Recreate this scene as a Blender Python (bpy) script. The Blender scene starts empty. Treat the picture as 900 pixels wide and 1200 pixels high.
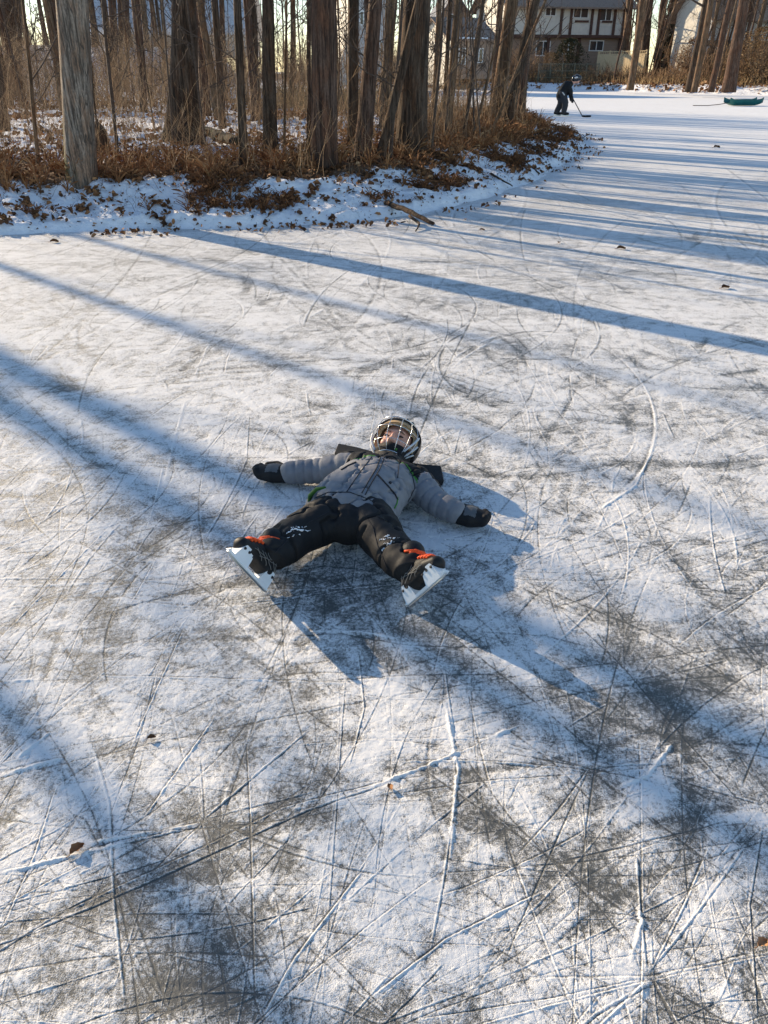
import bpy, math, random
import numpy as np
from mathutils import Vector, Matrix

C = bpy.context.scene.collection
R = math.radians
PI = math.pi

# ------------------------------------------------------------------ camera
EYE = 1.6                                    # phone held at about 1.6 m
FPX = 906.0                                  # focal length in pixels of the 900 x 1200 photograph
PITCH = math.atan(520 / FPX)                 # looking down by 29.85 degrees
cam_d = bpy.data.cameras.new('camera')
cam_d.sensor_fit = 'VERTICAL'
cam_d.sensor_height = 36.0
cam_d.lens = FPX / 1200 * 36.0
cam_d.clip_start = 0.05
cam_d.clip_end = 2000
cam = bpy.data.objects.new('camera', cam_d)
C.objects.link(cam)
cam.location = (0, 0, EYE)
cam.rotation_euler = (PI / 2 - PITCH, 0, 0)
bpy.context.scene.camera = cam

# ------------------------------------------------------------------ light
SUN_AZ, SUN_EL = R(47), R(19)              # sun stands to the left, behind the trees
SUN = Vector((-math.sin(SUN_AZ) * math.cos(SUN_EL), math.cos(SUN_AZ) * math.cos(SUN_EL), math.sin(SUN_EL)))
w = bpy.data.worlds.new('World')
bpy.context.scene.world = w
w.use_nodes = True
wn = w.node_tree.nodes
sky = wn.new('ShaderNodeTexSky')
sky.sky_type = 'NISHITA'
sky.sun_disc = False
sky.sun_elevation = SUN_EL
sky.sun_rotation = 2 * PI - SUN_AZ
sky.air_density = 1.0
sky.dust_density = 0.1
sky.ozone_density = 2.0
w.node_tree.links.new(sky.outputs[0], wn['Background'].inputs[0])
wn['Background'].inputs[1].default_value = 0.11
sun_d = bpy.data.lights.new('sun', 'SUN')
sun_d.energy = 4.4
sun_d.angle = R(0.5)
sun_d.color = (1.0, 0.80, 0.55)
sun_o = bpy.data.objects.new('sun', sun_d)
C.objects.link(sun_o)
sun_o.location = (-30, 30, 12)
sun_o.rotation_euler = SUN.to_track_quat('Z', 'Y').to_euler()
vs = bpy.context.scene.view_settings
vs.view_transform = 'Standard'
vs.look = 'None'
vs.gamma = 1
vs.use_curve_mapping = False
vs.exposure = 0.98
bpy.context.scene.cycles.max_bounces = 6
bpy.context.scene.cycles.diffuse_bounces = 3

# ------------------------------------------------------------------ survey helpers
def ray(px, py):
    cx, cy = (px - 450) / FPX, (600 - py) / FPX
    return (cx, math.cos(PITCH) + cy * math.sin(PITCH), -math.sin(PITCH) + cy * math.cos(PITCH))

def P(px, py, z=0.0):
    """point of the place at height z that the photograph shows at that spot"""
    d = ray(px, py)
    t = (z - EYE) / d[2]
    return Vector((d[0] * t, d[1] * t, z))

def V(px, py, Y):
    """the same for a point known to stand Y metres out"""
    d = ray(px, py)
    t = Y / d[1]
    return Vector((d[0] * t, Y, EYE + d[2] * t))

# ------------------------------------------------------------------ noise
def _hash(ix, iy, seed):
    h = (ix.astype(np.int64) * 374761393 + iy.astype(np.int64) * 668265263 + seed * 974634777) & 0xffffffff
    h = ((h ^ (h >> 13)) * 1274126177) & 0xffffffff
    h = h ^ (h >> 16)
    return (h & 0xffff).astype(np.float32) / 65535.0

def vnoise(x, y, seed=0):
    x = np.asarray(x, dtype=np.float32); y = np.asarray(y, dtype=np.float32)
    fx = np.floor(x); fy = np.floor(y)
    tx = x - fx; ty = y - fy
    tx = tx * tx * (3 - 2 * tx); ty = ty * ty * (3 - 2 * ty)
    ix = fx.astype(np.int64); iy = fy.astype(np.int64)
    a = _hash(ix, iy, seed); b = _hash(ix + 1, iy, seed)
    c = _hash(ix, iy + 1, seed); d = _hash(ix + 1, iy + 1, seed)
    return (a + (b - a) * tx) * (1 - ty) + (c + (d - c) * tx) * ty

def fbm(x, y, octaves=4, seed=0, gain=0.5, spacing=None, freq=1.0):
    """value noise sum in 0..1; octaves finer than the grid spacing fade out"""
    x = np.asarray(x, dtype=np.float32); y = np.asarray(y, dtype=np.float32)
    s = 0; amp = 1; tot = 0
    for o in range(octaves):
        n = vnoise(x * 2 ** o + 17.3 * o, y * 2 ** o - 9.1 * o, seed + o) - 0.5
        if spacing is not None:
            n = n * np.clip(2.0 - spacing * (freq * 2 ** o) * 2.4, 0, 1)
        s = s + n * amp
        tot += amp
        amp *= gain
    return s / tot + 0.5

def sstep(a, b, x):
    t = np.clip((np.asarray(x) - a) / (b - a), 0, 1)
    return t * t * (3 - 2 * t)

# ------------------------------------------------------------------ mesh helpers
class MB:
    def __init__(self):
        self.v = []; self.f3 = []; self.f4 = []; self.n = 0
        self.m3 = []; self.m4 = []; self.a = []

    def add(self, v, quads=None, tris=None, mat=0, tint=0.5):
        v = np.asarray(v, dtype=np.float32).reshape(-1, 3)
        if quads is not None and len(quads):
            q = np.asarray(quads, dtype=np.int64).reshape(-1, 4) + self.n
            self.f4.append(q); self.m4.append(np.full(len(q), mat, np.int32))
        if tris is not None and len(tris):
            t = np.asarray(tris, dtype=np.int64).reshape(-1, 3) + self.n
            self.f3.append(t); self.m3.append(np.full(len(t), mat, np.int32))
        self.v.append(v)
        self.a.append(np.broadcast_to(np.asarray(tint, dtype=np.float32).reshape(-1), (len(v),)) if np.ndim(tint) == 0 or len(np.ravel(tint)) == 1
                      else np.asarray(tint, dtype=np.float32).ravel())
        self.n += len(v)

    def box(self, lo, hi, mat=0, M=None, tint=0.5):
        x0, y0, z0 = lo; x1, y1, z1 = hi
        v = np.array([(x0, y0, z0), (x1, y0, z0), (x1, y1, z0), (x0, y1, z0), (x0, y0, z1), (x1, y0, z1), (x1, y1, z1), (x0, y1, z1)], dtype=np.float32)
        if M is not None:
            m = np.array(M); v = v @ m[:3, :3].T + m[:3, 3]
        self.add(v, [(0, 3, 2, 1), (4, 5, 6, 7), (0, 1, 5, 4), (1, 2, 6, 5), (2, 3, 7, 6), (3, 0, 4, 7)], mat=mat, tint=tint)

    def tube(self, pts, rad, n=8, mat=0, caps=True, tint=0.5, ry=None, up=None, wob=None, round_ends=False):
        """swept tube; rad per point; ry = second radius along up (elliptic)"""
        pts = np.asarray([tuple(p) for p in pts], dtype=np.float64)
        K = len(pts)
        rad = np.broadcast_to(np.asarray(rad, dtype=np.float64), (K,)).copy()
        ryy = rad.copy() if ry is None else np.broadcast_to(np.asarray(ry, dtype=np.float64), (K,)).copy()
        if round_ends:
            def ext(p, q, r, r2):
                d = (p - q) / (np.linalg.norm(p - q) + 1e-9)
                out = []
                for t in (0.35, 0.65, 0.87, 0.98):
                    out.append((p + d * min(r, r2) * t, r * math.sqrt(1 - t * t), r2 * math.sqrt(1 - t * t)))
                return out
            a = ext(pts[0], pts[1], rad[0], ryy[0])[::-1]; b = ext(pts[-1], pts[-2], rad[-1], ryy[-1])
            pts = np.array([e[0] for e in a] + list(pts) + [e[0] for e in b])
            rad = np.array([e[1] for e in a] + list(rad) + [e[1] for e in b])
            ryy = np.array([e[2] for e in a] + list(ryy) + [e[2] for e in b])
            K = len(pts)
        tan = np.gradient(pts, axis=0)
        tan /= np.linalg.norm(tan, axis=1)[:, None] + 1e-12
        if up is None:
            ref = np.array((0.0, 0.0, 1.0)) if abs(tan[:, 2]).mean() < 0.8 else np.array((1.0, 0.0, 0.0))
        else:
            ref = np.asarray(tuple(up), dtype=np.float64)
        side = np.cross(tan, ref); side /= np.linalg.norm(side, axis=1)[:, None] + 1e-12
        upv = np.cross(side, tan)
        ang = np.arange(n) * 2 * PI / n
        rr = np.ones((K, n)) if wob is None else wob
        v = pts[:, None, :] + (side[:, None, :] * (np.cos(ang)[None, :] * rad[:, None] * rr)[:, :, None] + upv[:, None, :] * (np.sin(ang)[None, :] * ryy[:, None] * rr)[:, :, None])
        i = np.arange(K - 1)[:, None] * n; j = np.arange(n)[None, :]; j2 = (j + 1) % n
        q = np.stack([i + j, i + j2, i + n + j2, i + n + j], -1).reshape(-1, 4)
        v = v.reshape(-1, 3)
        tr = []
        if caps:
            v = np.vstack([v, pts[0], pts[-1]])
            a, b = K * n, K * n + 1
            for k in range(n):
                tr.append((a, (k + 1) % n, k)); tr.append((b, (K - 1) * n + k, (K - 1) * n + (k + 1) % n))
        self.add(v, q, tr, mat, tint)

    def twigs(self, P3, r0, r1, tint=0.5, n=3, mat=0):
        """many thin tapering tubes at once. P3: (N, K, 3); r0, r1: (N,)"""
        P3 = np.asarray(P3, dtype=np.float32)
        N, K, _ = P3.shape
        tan = np.gradient(P3, axis=1)
        tan /= np.linalg.norm(tan, axis=2, keepdims=True) + 1e-9
        ref = np.zeros_like(tan); ref[..., 0] = 0.31; ref[..., 1] = 0.83; ref[..., 2] = 0.46
        s = np.cross(tan, ref); s /= np.linalg.norm(s, axis=2, keepdims=True) + 1e-9
        u = np.cross(s, tan)
        t = np.linspace(0, 1, K)[None, :]
        rad = (np.asarray(r0)[:, None] * (1 - t) + np.asarray(r1)[:, None] * t)
        ang = np.arange(n) * 2 * PI / n
        v = P3[:, :, None, :] + rad[:, :, None, None] * (s[:, :, None, :] * np.cos(ang)[None, None, :, None] + u[:, :, None, :] * np.sin(ang)[None, None, :, None])
        base = (np.arange(N) * K * n)[:, None, None]; i = (np.arange(K - 1) * n)[None, :, None]; j = np.arange(n)[None, None, :]; j2 = (j + 1) % n
        q = np.stack([base + i + j, base + i + j2, base + i + n + j2, base + i + n + j], -1).reshape(-1, 4)
        tt = np.repeat(np.broadcast_to(np.asarray(tint, dtype=np.float32), (N,)), K * n)
        self.add(v.reshape(-1, 3), q, None, mat, tt)

    def mesh(self, name, mats, smooth=True):
        me = bpy.data.meshes.new(name)
        v = np.vstack(self.v)
        q = np.vstack(self.f4) if self.f4 else np.zeros((0, 4), np.int64)
        t = np.vstack(self.f3) if self.f3 else np.zeros((0, 3), np.int64)
        nq, nt = len(q), len(t)
        me.vertices.add(len(v)); me.vertices.foreach_set('co', v.astype(np.float32).ravel())
        me.loops.add(nq * 4 + nt * 3)
        me.loops.foreach_set('vertex_index', np.concatenate([q.ravel(), t.ravel()]).astype(np.int32))
        me.polygons.add(nq + nt)
        me.polygons.foreach_set('loop_start', np.concatenate([np.arange(nq) * 4, nq * 4 + np.arange(nt) * 3]).astype(np.int32))
        me.polygons.foreach_set('material_index', np.concatenate(self.m4 + self.m3).astype(np.int32))
        me.polygons.foreach_set('use_smooth', np.full(nq + nt, smooth, dtype=bool))
        for m in (mats if isinstance(mats, (list, tuple)) else [mats]):
            me.materials.append(m)
        at = me.attributes.new('tint', 'FLOAT', 'POINT')
        at.data.foreach_set('value', np.concatenate(self.a).astype(np.float32))
        me.update(calc_edges=True)
        return me

    def obj(self, name, mats, parent=None, smooth=True):
        o = bpy.data.objects.new(name, self.mesh(name, mats, smooth))
        C.objects.link(o)
        if parent is not None:
            o.parent = parent
        return o

def tag(o, label=None, cat=None, group=None, kind=None):
    if label: o['label'] = label
    if cat: o['category'] = cat
    if group: o['group'] = group
    if kind: o['kind'] = kind
    return o

def thing(name, label, cat, loc=(0, 0, 0), rotz=0.0, group=None):
    o = bpy.data.objects.new(name, None)
    o.empty_display_size = 0.2
    C.objects.link(o)
    o.location = loc
    o.rotation_euler = (0, 0, rotz)
    return tag(o, label, cat, group)

def adopt(o, root):
    """parent an object built in world coordinates to a root without moving it"""
    bpy.context.view_layer.update()
    o.parent = root
    o.matrix_parent_inverse = (Matrix.Translation(root.location) @ root.rotation_euler.to_matrix().to_4x4()).inverted()
    return o

# ------------------------------------------------------------------ materials
class NT:
    def __init__(self, name):
        self.m = bpy.data.materials.new(name); self.m.use_nodes = True
        self.t = self.m.node_tree; self.b = self.t.nodes['Principled BSDF']
        self.co = None
    def n(self, kind, **kw):
        nd = self.t.nodes.new(kind)
        for k, v in kw.items():
            if hasattr(nd, k): setattr(nd, k, v)
            else: nd.inputs[k.replace('_', ' ')].default_value = v
        return nd
    def l(self, a, b): self.t.links.new(a, b)
    def coord(self, scale=(1, 1, 1)):
        if self.co is None: self.co = self.n('ShaderNodeTexCoord')
        mp = self.n('ShaderNodeMapping'); mp.inputs['Scale'].default_value = scale
        self.l(self.co.outputs['Object'], mp.inputs[0]); return mp.outputs[0]
    def noise(self, scale, detail=3, rough=0.5, stretch=(1, 1, 1)):
        nd = self.n('ShaderNodeTexNoise'); nd.inputs['Scale'].default_value = scale
        nd.inputs['Detail'].default_value = detail; nd.inputs['Roughness'].default_value = rough
        self.l(self.coord(stretch), nd.inputs['Vector']); return nd.outputs[0]
    def ramp(self, fac, stops):
        r = self.n('ShaderNodeValToRGB'); e = r.color_ramp.elements
        while len(e) < len(stops): e.new(0.5)
        for el, (p, c) in zip(e, stops): el.position = p; el.color = (*c, 1) if len(c) == 3 else c
        self.l(fac, r.inputs[0]); return r.outputs[0]
    def math(self, op, a, b=None, c=None):
        nd = self.n('ShaderNodeMath'); nd.operation = op
        for i, x in enumerate((a, b, c)):
            if x is None: continue
            if isinstance(x, (int, float)): nd.inputs[i].default_value = x
            else: self.l(x, nd.inputs[i])
        return nd.outputs[0]
    def maprange(self, x, a, b, c=0.0, d=1.0, smooth=True):
        nd = self.n('ShaderNodeMapRange'); nd.interpolation_type = 'SMOOTHSTEP' if smooth else 'LINEAR'
        for i, v in zip(range(1, 5), (a, b, c, d)): nd.inputs[i].default_value = v
        self.l(x, nd.inputs[0]); return nd.outputs[0]
    def mix(self, fac, a, b, mode='MIX'):
        nd = self.n('ShaderNodeMix'); nd.data_type = 'RGBA'; nd.blend_type = mode
        if isinstance(fac, (int, float)): nd.inputs[0].default_value = fac
        else: self.l(fac, nd.inputs[0])
        for i, x in ((6, a), (7, b)):
            if isinstance(x, tuple): nd.inputs[i].default_value = (*x, 1)
            else: self.l(x, nd.inputs[i])
        return nd.outputs[2]
    def attr(self, name):
        nd = self.n('ShaderNodeAttribute'); nd.attribute_name = name; return nd.outputs['Fac']
    def bump(self, h, strength=0.5, dist=0.01):
        nd = self.n('ShaderNodeBump'); nd.inputs['Strength'].default_value = strength; nd.inputs['Distance'].default_value = dist
        self.l(h, nd.inputs['Height']); self.l(nd.outputs[0], self.b.inputs['Normal'])
    def set(self, color=None, rough=None, metal=None, spec=None):
        if color is not None:
            if isinstance(color, tuple): self.b.inputs['Base Color'].default_value = (*color, 1)
            else: self.l(color, self.b.inputs['Base Color'])
        if rough is not None:
            if isinstance(rough, (int, float)): self.b.inputs['Roughness'].default_value = rough
            else: self.l(rough, self.b.inputs['Roughness'])
        if metal is not None: self.b.inputs['Metallic'].default_value = metal
        if spec is not None: self.b.inputs['Specular IOR Level'].default_value = spec
        return self.m

def plain(name, color, rough=0.7, var=0.25, scale=20, metal=0.0, bump=0.2, stretch=(1, 1, 1), bdist=0.004, spec=0.4):
    t = NT(name)
    n = t.noise(scale, 4, 0.6, stretch)
    lo = tuple(c * (1 - var) for c in color); hi = tuple(min(1, c * (1 + var)) for c in color)
    t.set(t.ramp(n, [(0.3, lo), (0.7, hi)]), rough, metal, spec)
    if bump: t.bump(n, bump, bdist)
    return t.m

def bark(name, dark, light, moss=None, vscale=7, deep=0.02):
    t = NT(name)
    n1 = t.noise(vscale * 4.2, 6, 0.68, (1, 1, 0.10))
    n2 = t.noise(vscale * 13, 4, 0.65, (1, 1, 0.3))
    n3 = t.noise(1.7, 3)
    h = t.math('ADD', t.math('MULTIPLY', n1, 0.7), t.math('MULTIPLY', n2, 0.3))
    c = t.ramp(h, [(0.40, tuple(x * .7 for x in dark)), (0.50, tuple((a + b) / 2 for a, b in zip(dark, light))), (0.60, tuple(x * 1.15 for x in light))])
    n5 = t.noise(vscale * 2.0, 3, 0.5, (1, 1, 0.045)); n6 = t.noise(vscale * 0.9, 4, 0.7, (1, 1, 0.3))
    crack = t.maprange(t.math('ABSOLUTE', t.math('SUBTRACT', n5, 0.5)), 0.004, 0.030)
    c = t.mix(t.maprange(n6, 0.42, 0.62), c, t.mix(1.0, c, (1.0, 0.72, 0.55), 'MULTIPLY'))
    c = t.mix(crack, tuple(x * .5 for x in dark), c)
    c = t.mix(t.maprange(n3, 0.45, 0.7), c, t.mix(0.5, c, dark, 'MULTIPLY'))
    c = t.mix(0.18, c, t.ramp(n3, [(0.3, tuple(x * 0.6 for x in light)), (0.7, tuple(x * 1.15 for x in light))]))
    if moss:
        n4 = t.noise(3.5, 5, 0.6, (1, 1, 0.4))
        sep = t.n('ShaderNodeSeparateXYZ'); t.l(t.coord(), sep.inputs[0])
        bias = t.math('ADD', n4, t.math('MULTIPLY', sep.outputs[0], moss[1]))
        c = t.mix(t.math('MULTIPLY', t.maprange(bias, moss[2], moss[2] + 0.16), 0.8), c, moss[0])
    t.set(c, 0.9, spec=0.2)
    t.bump(t.math('ADD', h, t.math('MULTIPLY', crack, 0.35)), 1.0, deep)
    return t.m

M = {}
M['bark_dark'] = bark('bark_dark', (0.034, 0.023, 0.016), (0.135, 0.098, 0.070))
M['bark_brown'] = bark('bark_brown', (0.045, 0.027, 0.020), (0.17, 0.11, 0.080))
M['bark_tan'] = bark('bark_tan', (0.065, 0.043, 0.028), (0.26, 0.18, 0.115))
M['bark_grey'] = bark('bark_grey', (0.09, 0.07, 0.055), (0.40, 0.335, 0.27), moss=((0.105, 0.115, 0.045), -1.8, 0.53), vscale=8, deep=0.035)
M['twig'] = plain('twig_bark', (0.085, 0.060, 0.045), 0.9, 0.4, 30, bump=0)
# ------------------------------------------------------------------ ice surface
def build_ice():
    rng = np.random.default_rng(5)
    pys = np.arange(1320, 99.5, -0.90)
    dep = PITCH - np.arctan((600 - pys) / FPX)
    ys = EYE / np.tan(dep)
    ys = np.concatenate([[-60, -30, -15, -8, -4, -2, -1, -0.5, -0.2, 0.05, 0.2, 0.35, 0.45, 0.52], ys[ys > 0.56], [112, 140, 220, 420]])
    ud = np.concatenate([np.arange(-0.86, -0.54, 0.0018), np.arange(-0.54, 0.54, 0.00100), np.arange(0.54, 0.861, 0.0018)])
    ext = np.array([0.88, 0.91, 0.96, 1.05, 1.2, 1.5, 2.2, 3.5, 6.0, 12.0])
    us = np.concatenate([-ext[::-1], ud, ext])
    zc = ys * math.cos(PITCH) + EYE * math.sin(PITCH)
    wid = np.maximum(np.maximum(zc, 1.0), np.abs(ys) * 0.5)
    nr, nc = len(ys), len(us)
    X = (us[None, :] * wid[:, None]).astype(np.float32)
    Y = np.repeat(ys[:, None], nc, 1).astype(np.float32)
    dxs = (0.00100 * wid).astype(np.float32)
    dys = np.abs(np.gradient(ys)).astype(np.float32)
    SP = np.repeat(np.maximum(dxs, np.minimum(dys, 0.25) * 0.6)[:, None], nc, 1)
    dist = np.sqrt(X * X + Y * Y)

    # snow cover: a thin, wind-swept dusting with bare dark patches
    wx = X + 0.25 * (fbm(X * 1.3, Y * 1.3, 3, 90, spacing=SP, freq=1.3) - 0.5)
    wy = Y + 0.25 * (fbm(X * 1.3, Y * 1.3, 3, 95, spacing=SP, freq=1.3) - 0.5)
    n1 = fbm(wx * 0.8, wy * 0.8, 4, 1, spacing=SP, freq=0.8)
    n2 = fbm(wx * 4.2, wy * 4.2, 5, 11, 0.6, spacing=SP, freq=4.2)
    n3 = fbm(X * 22, Y * 22, 3, 21, spacing=SP, freq=22)
    cover = 0.84 + 0.42 * (n1 - 0.5) + 0.75 * (n2 - 0.5) + 0.8 * (n3 - 0.5)
    for k, (th, fa, fb, am) in enumerate([(0.35, 2.0, 30, 0.5), (-0.5, 1.6, 24, 0.5), (1.2, 1.8, 26, 0.4), (2.2, 2.2, 36, 0.4), (0.05, 1.2, 18, 0.5)]):
        c, s = math.cos(th), math.sin(th)
        a = wx * c + wy * s; b = -wx * s + wy * c
        m = sstep(0.42, 0.68, fbm(X * 0.9 + 31 * k, Y * 0.9, 3, 300 + k, spacing=SP, freq=0.9))
        cover += am * m * (fbm(a * fa, b * fb, 3, 200 + k, spacing=SP, freq=fb * 0.5) - 0.5)
    far = sstep(3.0, 11.0, Y)
    cover = cover * (1 - 0.55 * far) + 0.55 * far * (0.86 + 0.15 * (n1 - 0.5))
    cover += 0.25 * sstep(11, 24, Y)
    # bare, dark patches and clean, bright ones where skaters wore or left the dusting
    zones = [(790, 762, 75, 40, -.50), (745, 740, 50, 30, -.2), (690, 850, 110, 45, -.42), (640, 815, 80, 28, -.25), (820, 905, 90, 40, -.22), (480, 690, 110, 48, -.30),
             (395, 655, 70, 40, -.28), (130, 600, 75, 16, -.45), (60, 580, 60, 14, -.25), (180, 1150, 110, 70, -.40), (60, 1130, 60, 60, -.25), (330, 930, 110, 45, -.24),
             (620, 1030, 110, 26, -.40), (590, 1015, 60, 20, -.15), (610, 400, 16, 14, -.5), (600, 425, 26, 30, -.25), (350, 975, 90, 30, -.2), (330, 1085, 60, 40, -.3),
             (420, 850, 14, 60, -.35), (470, 745, 130, 12, -.3), (360, 510, 9, 20, -.45), (470, 470, 60, 18, -.12), (860, 1080, 70, 50, -.22), (540, 920, 60, 40, -.22),
             (80, 830, 60, 40, -.12), (240, 1020, 100, 14, -.3), (560, 530, 10, 30, -.35), (840, 560, 60, 20, -.1), (230, 625, 60, 30, -.15), (120, 900, 60, 50, -.12),
             (400, 810, 90, 30, .16), (300, 760, 90, 40, .10), (760, 915, 30, 26, .35), (560, 880, 80, 30, .14), (500, 1000, 100, 40, .10), (800, 1000, 60, 40, .08),
             (200, 780, 60, 50, .12), (640, 650, 90, 50, .08), (150, 400, 200, 60, .1), (640, 960, 60, 30, .12), (700, 1130, 80, 60, .06)]
    for (px, py, rx, ry, am) in zones:
        c0 = P(px, py); ex = (P(px + rx, py) - c0).length * 0.8
        ey = abs(P(px, py - ry).y - P(px, py + ry).y) / 2 * 0.8
        d2 = ((X - c0.x) / ex) ** 2 + ((Y - c0.y) / ey) ** 2
        cover += (0.66 if am < 0 else 0.6) * am * np.exp(-d2 * 0.9) * (0.25 + 1.5 * n2)
    # broad scuffs left by braking blades
    cols0 = np.searchsorted(us, -0.6)
    for k in range(330):
        y0 = 0.6 * (9 / 0.6) ** rng.random(); x0 = (rng.random() - 0.5) * 1.72 * (y0 * 0.87 + 0.8)
        th = rng.random() * PI; L = rng.uniform(0.12, 0.55); W = rng.uniform(0.012, 0.06); am = rng.choice([-0.5, -0.35, 0.3, 0.22])
        bend = rng.normal(0, 0.5)
        r0, r1 = np.searchsorted(ys, [y0 - L - .1, y0 + L + .1])
        if r1 - r0 < 2: continue
        xx = X[r0:r1]; yy = Y[r0:r1]
        a = (xx - x0) * math.cos(th) + (yy - y0) * math.sin(th); b = -(xx - x0) * math.sin(th) + (yy - y0) * math.cos(th)
        b = b - bend * a * a
        streak = vnoise(b * 160 / max(1, W * 40), a * 3, 400 + k)
        cover[r0:r1] += (am * np.exp(-(a / L) ** 4 - (b / W) ** 2) * (0.35 + 0.9 * streak)).astype(np.float32)

    cover = np.where(cover < 0.46, 0.46 - (0.46 - cover) * 0.55, cover)
    # blade marks
    cut = np.zeros((nr, nc), np.float32); rid = np.zeros((nr, nc), np.float32)
    S = []                                            # samples: x, y, nx, ny, half width, cut depth, ridge side offset, ridge height
    def stroke(pts, wd, depth, ridge=0.0, rside=1.0, rw=1.8, breaks=0.0):
        pts = np.asarray(pts, dtype=np.float64)
        seg = np.linalg.norm(np.diff(pts, axis=0), axis=1); L = np.concatenate([[0], np.cumsum(seg)])
        if L[-1] < 1e-3: return
        ymean = max(0.7, pts[:, 1].mean()); zz = max(0.8, pts[:, 1].min() * 0.87 + 0.8)
        n = int(min(4000, max(4, L[-1] / (zz / FPX * 0.9))))
        t = np.linspace(0, L[-1], n)
        x = np.interp(t, L, pts[:, 0]); y = np.interp(t, L, pts[:, 1])
        tx = np.gradient(x); ty = np.gradient(y); nn = np.hypot(tx, ty) + 1e-12
        env = np.clip(np.minimum(t, L[-1] - t) / (0.12 * L[-1]), 0, 1)
        if breaks > 0:
            env = env * np.clip(0.5 + (vnoise(t * 6, np.full(n, rng.random() * 99), 7) - 0.5 * breaks) * 3, 0, 1)
        S.append(np.stack([x, y, -ty / nn, tx / nn, np.full(n, wd), depth * env, np.full(n, rside * rw * wd), ridge * env], 1))
    def arc(x, y, th, L, curv, n=24):
        s = np.linspace(-L / 2, L / 2, n)
        a = th + curv * s
        dx = np.cumsum(np.cos(a)) * (L / n); dy = np.cumsum(np.sin(a)) * (L / n)
        return np.stack([x + dx - dx.mean(), y + dy - dy.mean()], 1)
    # the marks one can follow in the photograph
    def pl(*p): return [tuple(P(*q))[:2] for q in p]
    main = [((640, 700), (720, 770), (820, 885), (898, 975)), ((520, 770), (532, 850), (536, 930), (520, 1040), (503, 1130)), ((0, 1020), (60, 1010), (160, 985), (250, 965)),
            ((0, 1102), (110, 1050), (240, 990), (330, 945), (450, 915), (600, 855)), ((0, 1108), (120, 1058), (250, 1000), (360, 950), (480, 910)),
            ((288, 860), (293, 960), (296, 1080), (299, 1200)), ((600, 1145), (760, 1143), (900, 1112)), ((770, 1145), (700, 1060), (600, 960), (540, 880)),
            ((760, 1140), (752, 1060), (748, 1000)), ((760, 1140), (800, 1060), (830, 990)), ((770, 1150), (700, 1190), (620, 1260)), ((770, 1150), (840, 1190), (900, 1230)),
            ((760, 1145), (640, 1170), (480, 1195)), ((0, 905), (40, 893), (80, 885)), ((770, 905), (830, 925), (900, 945)), ((870, 920), (890, 870), (900, 850)),
            ((560, 740), (640, 745), (700, 760)), ((330, 745), (400, 742), (470, 755), (600, 760)), ((0, 800), (100, 795)), ((150, 880), (190, 790), (215, 735)),
            ((120, 980), (165, 860), (185, 780)), ((165, 960), (215, 890), (250, 840)), ((0, 1090), (40, 1000), (65, 920)), ((300, 1200), (345, 1120), (430, 1010)),
            ((420, 760), (428, 830), (410, 900)), ((650, 1010), (740, 990), (860, 960)), ((100, 790), (300, 795), (420, 800)), ((345, 800), (500, 790), (600, 790)),
            ((700, 720), (780, 690), (900, 632)), ((780, 1020), (850, 1000), (895, 985)), ((890, 1200), (880, 1060), (896, 960)), ((590, 850), (650, 895), (700, 945)),
            ((560, 660), (640, 690), (760, 740), (900, 820)), ((500, 720), (600, 800), (720, 900)), ((110, 870), (130, 940), (135, 1050), (150, 1190)), ((0, 780), (30, 740), (60, 715)),
            ((70, 950), (100, 960), (160, 1075), (200, 1190)), ((460, 930), (560, 915), (700, 905)), ((430, 1170), (520, 1100), (640, 1040)), ((480, 890), (640, 1000), (790, 1110))]
    for m in main:
        q = pl(*m)
        stroke(q, rng.uniform(0.0013, 0.0026), rng.uniform(0.75, 1.0), rng.choice([0.2, 0.5, 0.8]), rng.choice([-1, 1]), 2.0)
    ridge_lines = [((0, 1025), (70, 1008), (150, 988)), ((0, 910), (75, 888)), ((720, 925), (760, 910), (790, 870)), ((0, 800), (100, 795)), ((360, 740), (420, 740), (470, 750)),
                   ((520, 820), (535, 900), (525, 1010)), ((430, 925), (520, 890), (610, 850)), ((20, 890), (60, 858)), ((740, 1130), (755, 1080), (748, 1060)), ((100, 990), (240, 965)), ((700, 600), (745, 570), (762, 535))]
    for m in ridge_lines:
        stroke(pl(*m), 0.005, 0.2, 1.5, 1, 0.6, 0.5)
    ring = [tuple(P(630 + 135 * math.cos(a), 498 + 110 * math.sin(a)))[:2] for a in np.linspace(-2.6, 1.25, 60)]
    stroke(ring, 0.010, 0.7, 0.5, 1, 1.8, 0.5)
    stroke([(x + 0.02, y - 0.02) for x, y in ring], 0.006, 0.5, 0.8, -1, 1.8, 0.6)
    stroke([tuple(P(565 + 50 * math.cos(a), 425 + 38 * math.sin(a)))[:2] for a in np.linspace(1.5, 4.6, 40)], 0.008, 0.8, 0.4, 1, 1.8, 0.4)
    # the many nobody could follow
    def many(n, ya, yb, lens, wds, dep, rg, cv):
        for _ in range(n):
            y0 = ya * (yb / ya) ** rng.random(); x0 = (rng.random() - 0.5) * 1.72 * (y0 * 0.87 + 0.8)
            th = rng.choice([rng.normal(0.45, 0.35), rng.normal(2.2, 0.4), rng.normal(1.55, 0.15), rng.uniform(0, PI), rng.normal(0.05, 0.2)])
            L = rng.uniform(*lens) * (1 if rng.random() < 0.7 else 1.8)
            stroke(arc(x0, y0, th, L, rng.normal(0, cv)), rng.uniform(*wds), rng.uniform(*dep), rng.uniform(*rg) * (rng.random() < 0.75), rng.choice([-1, 1]), rng.uniform(1.4, 2.6), rng.uniform(0, 1))
    many(740, 0.6, 4.5, (0.2, 1.1), (0.0007, 0.0017), (0.2, 0.8), (0, 0.55), 0.9)
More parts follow.
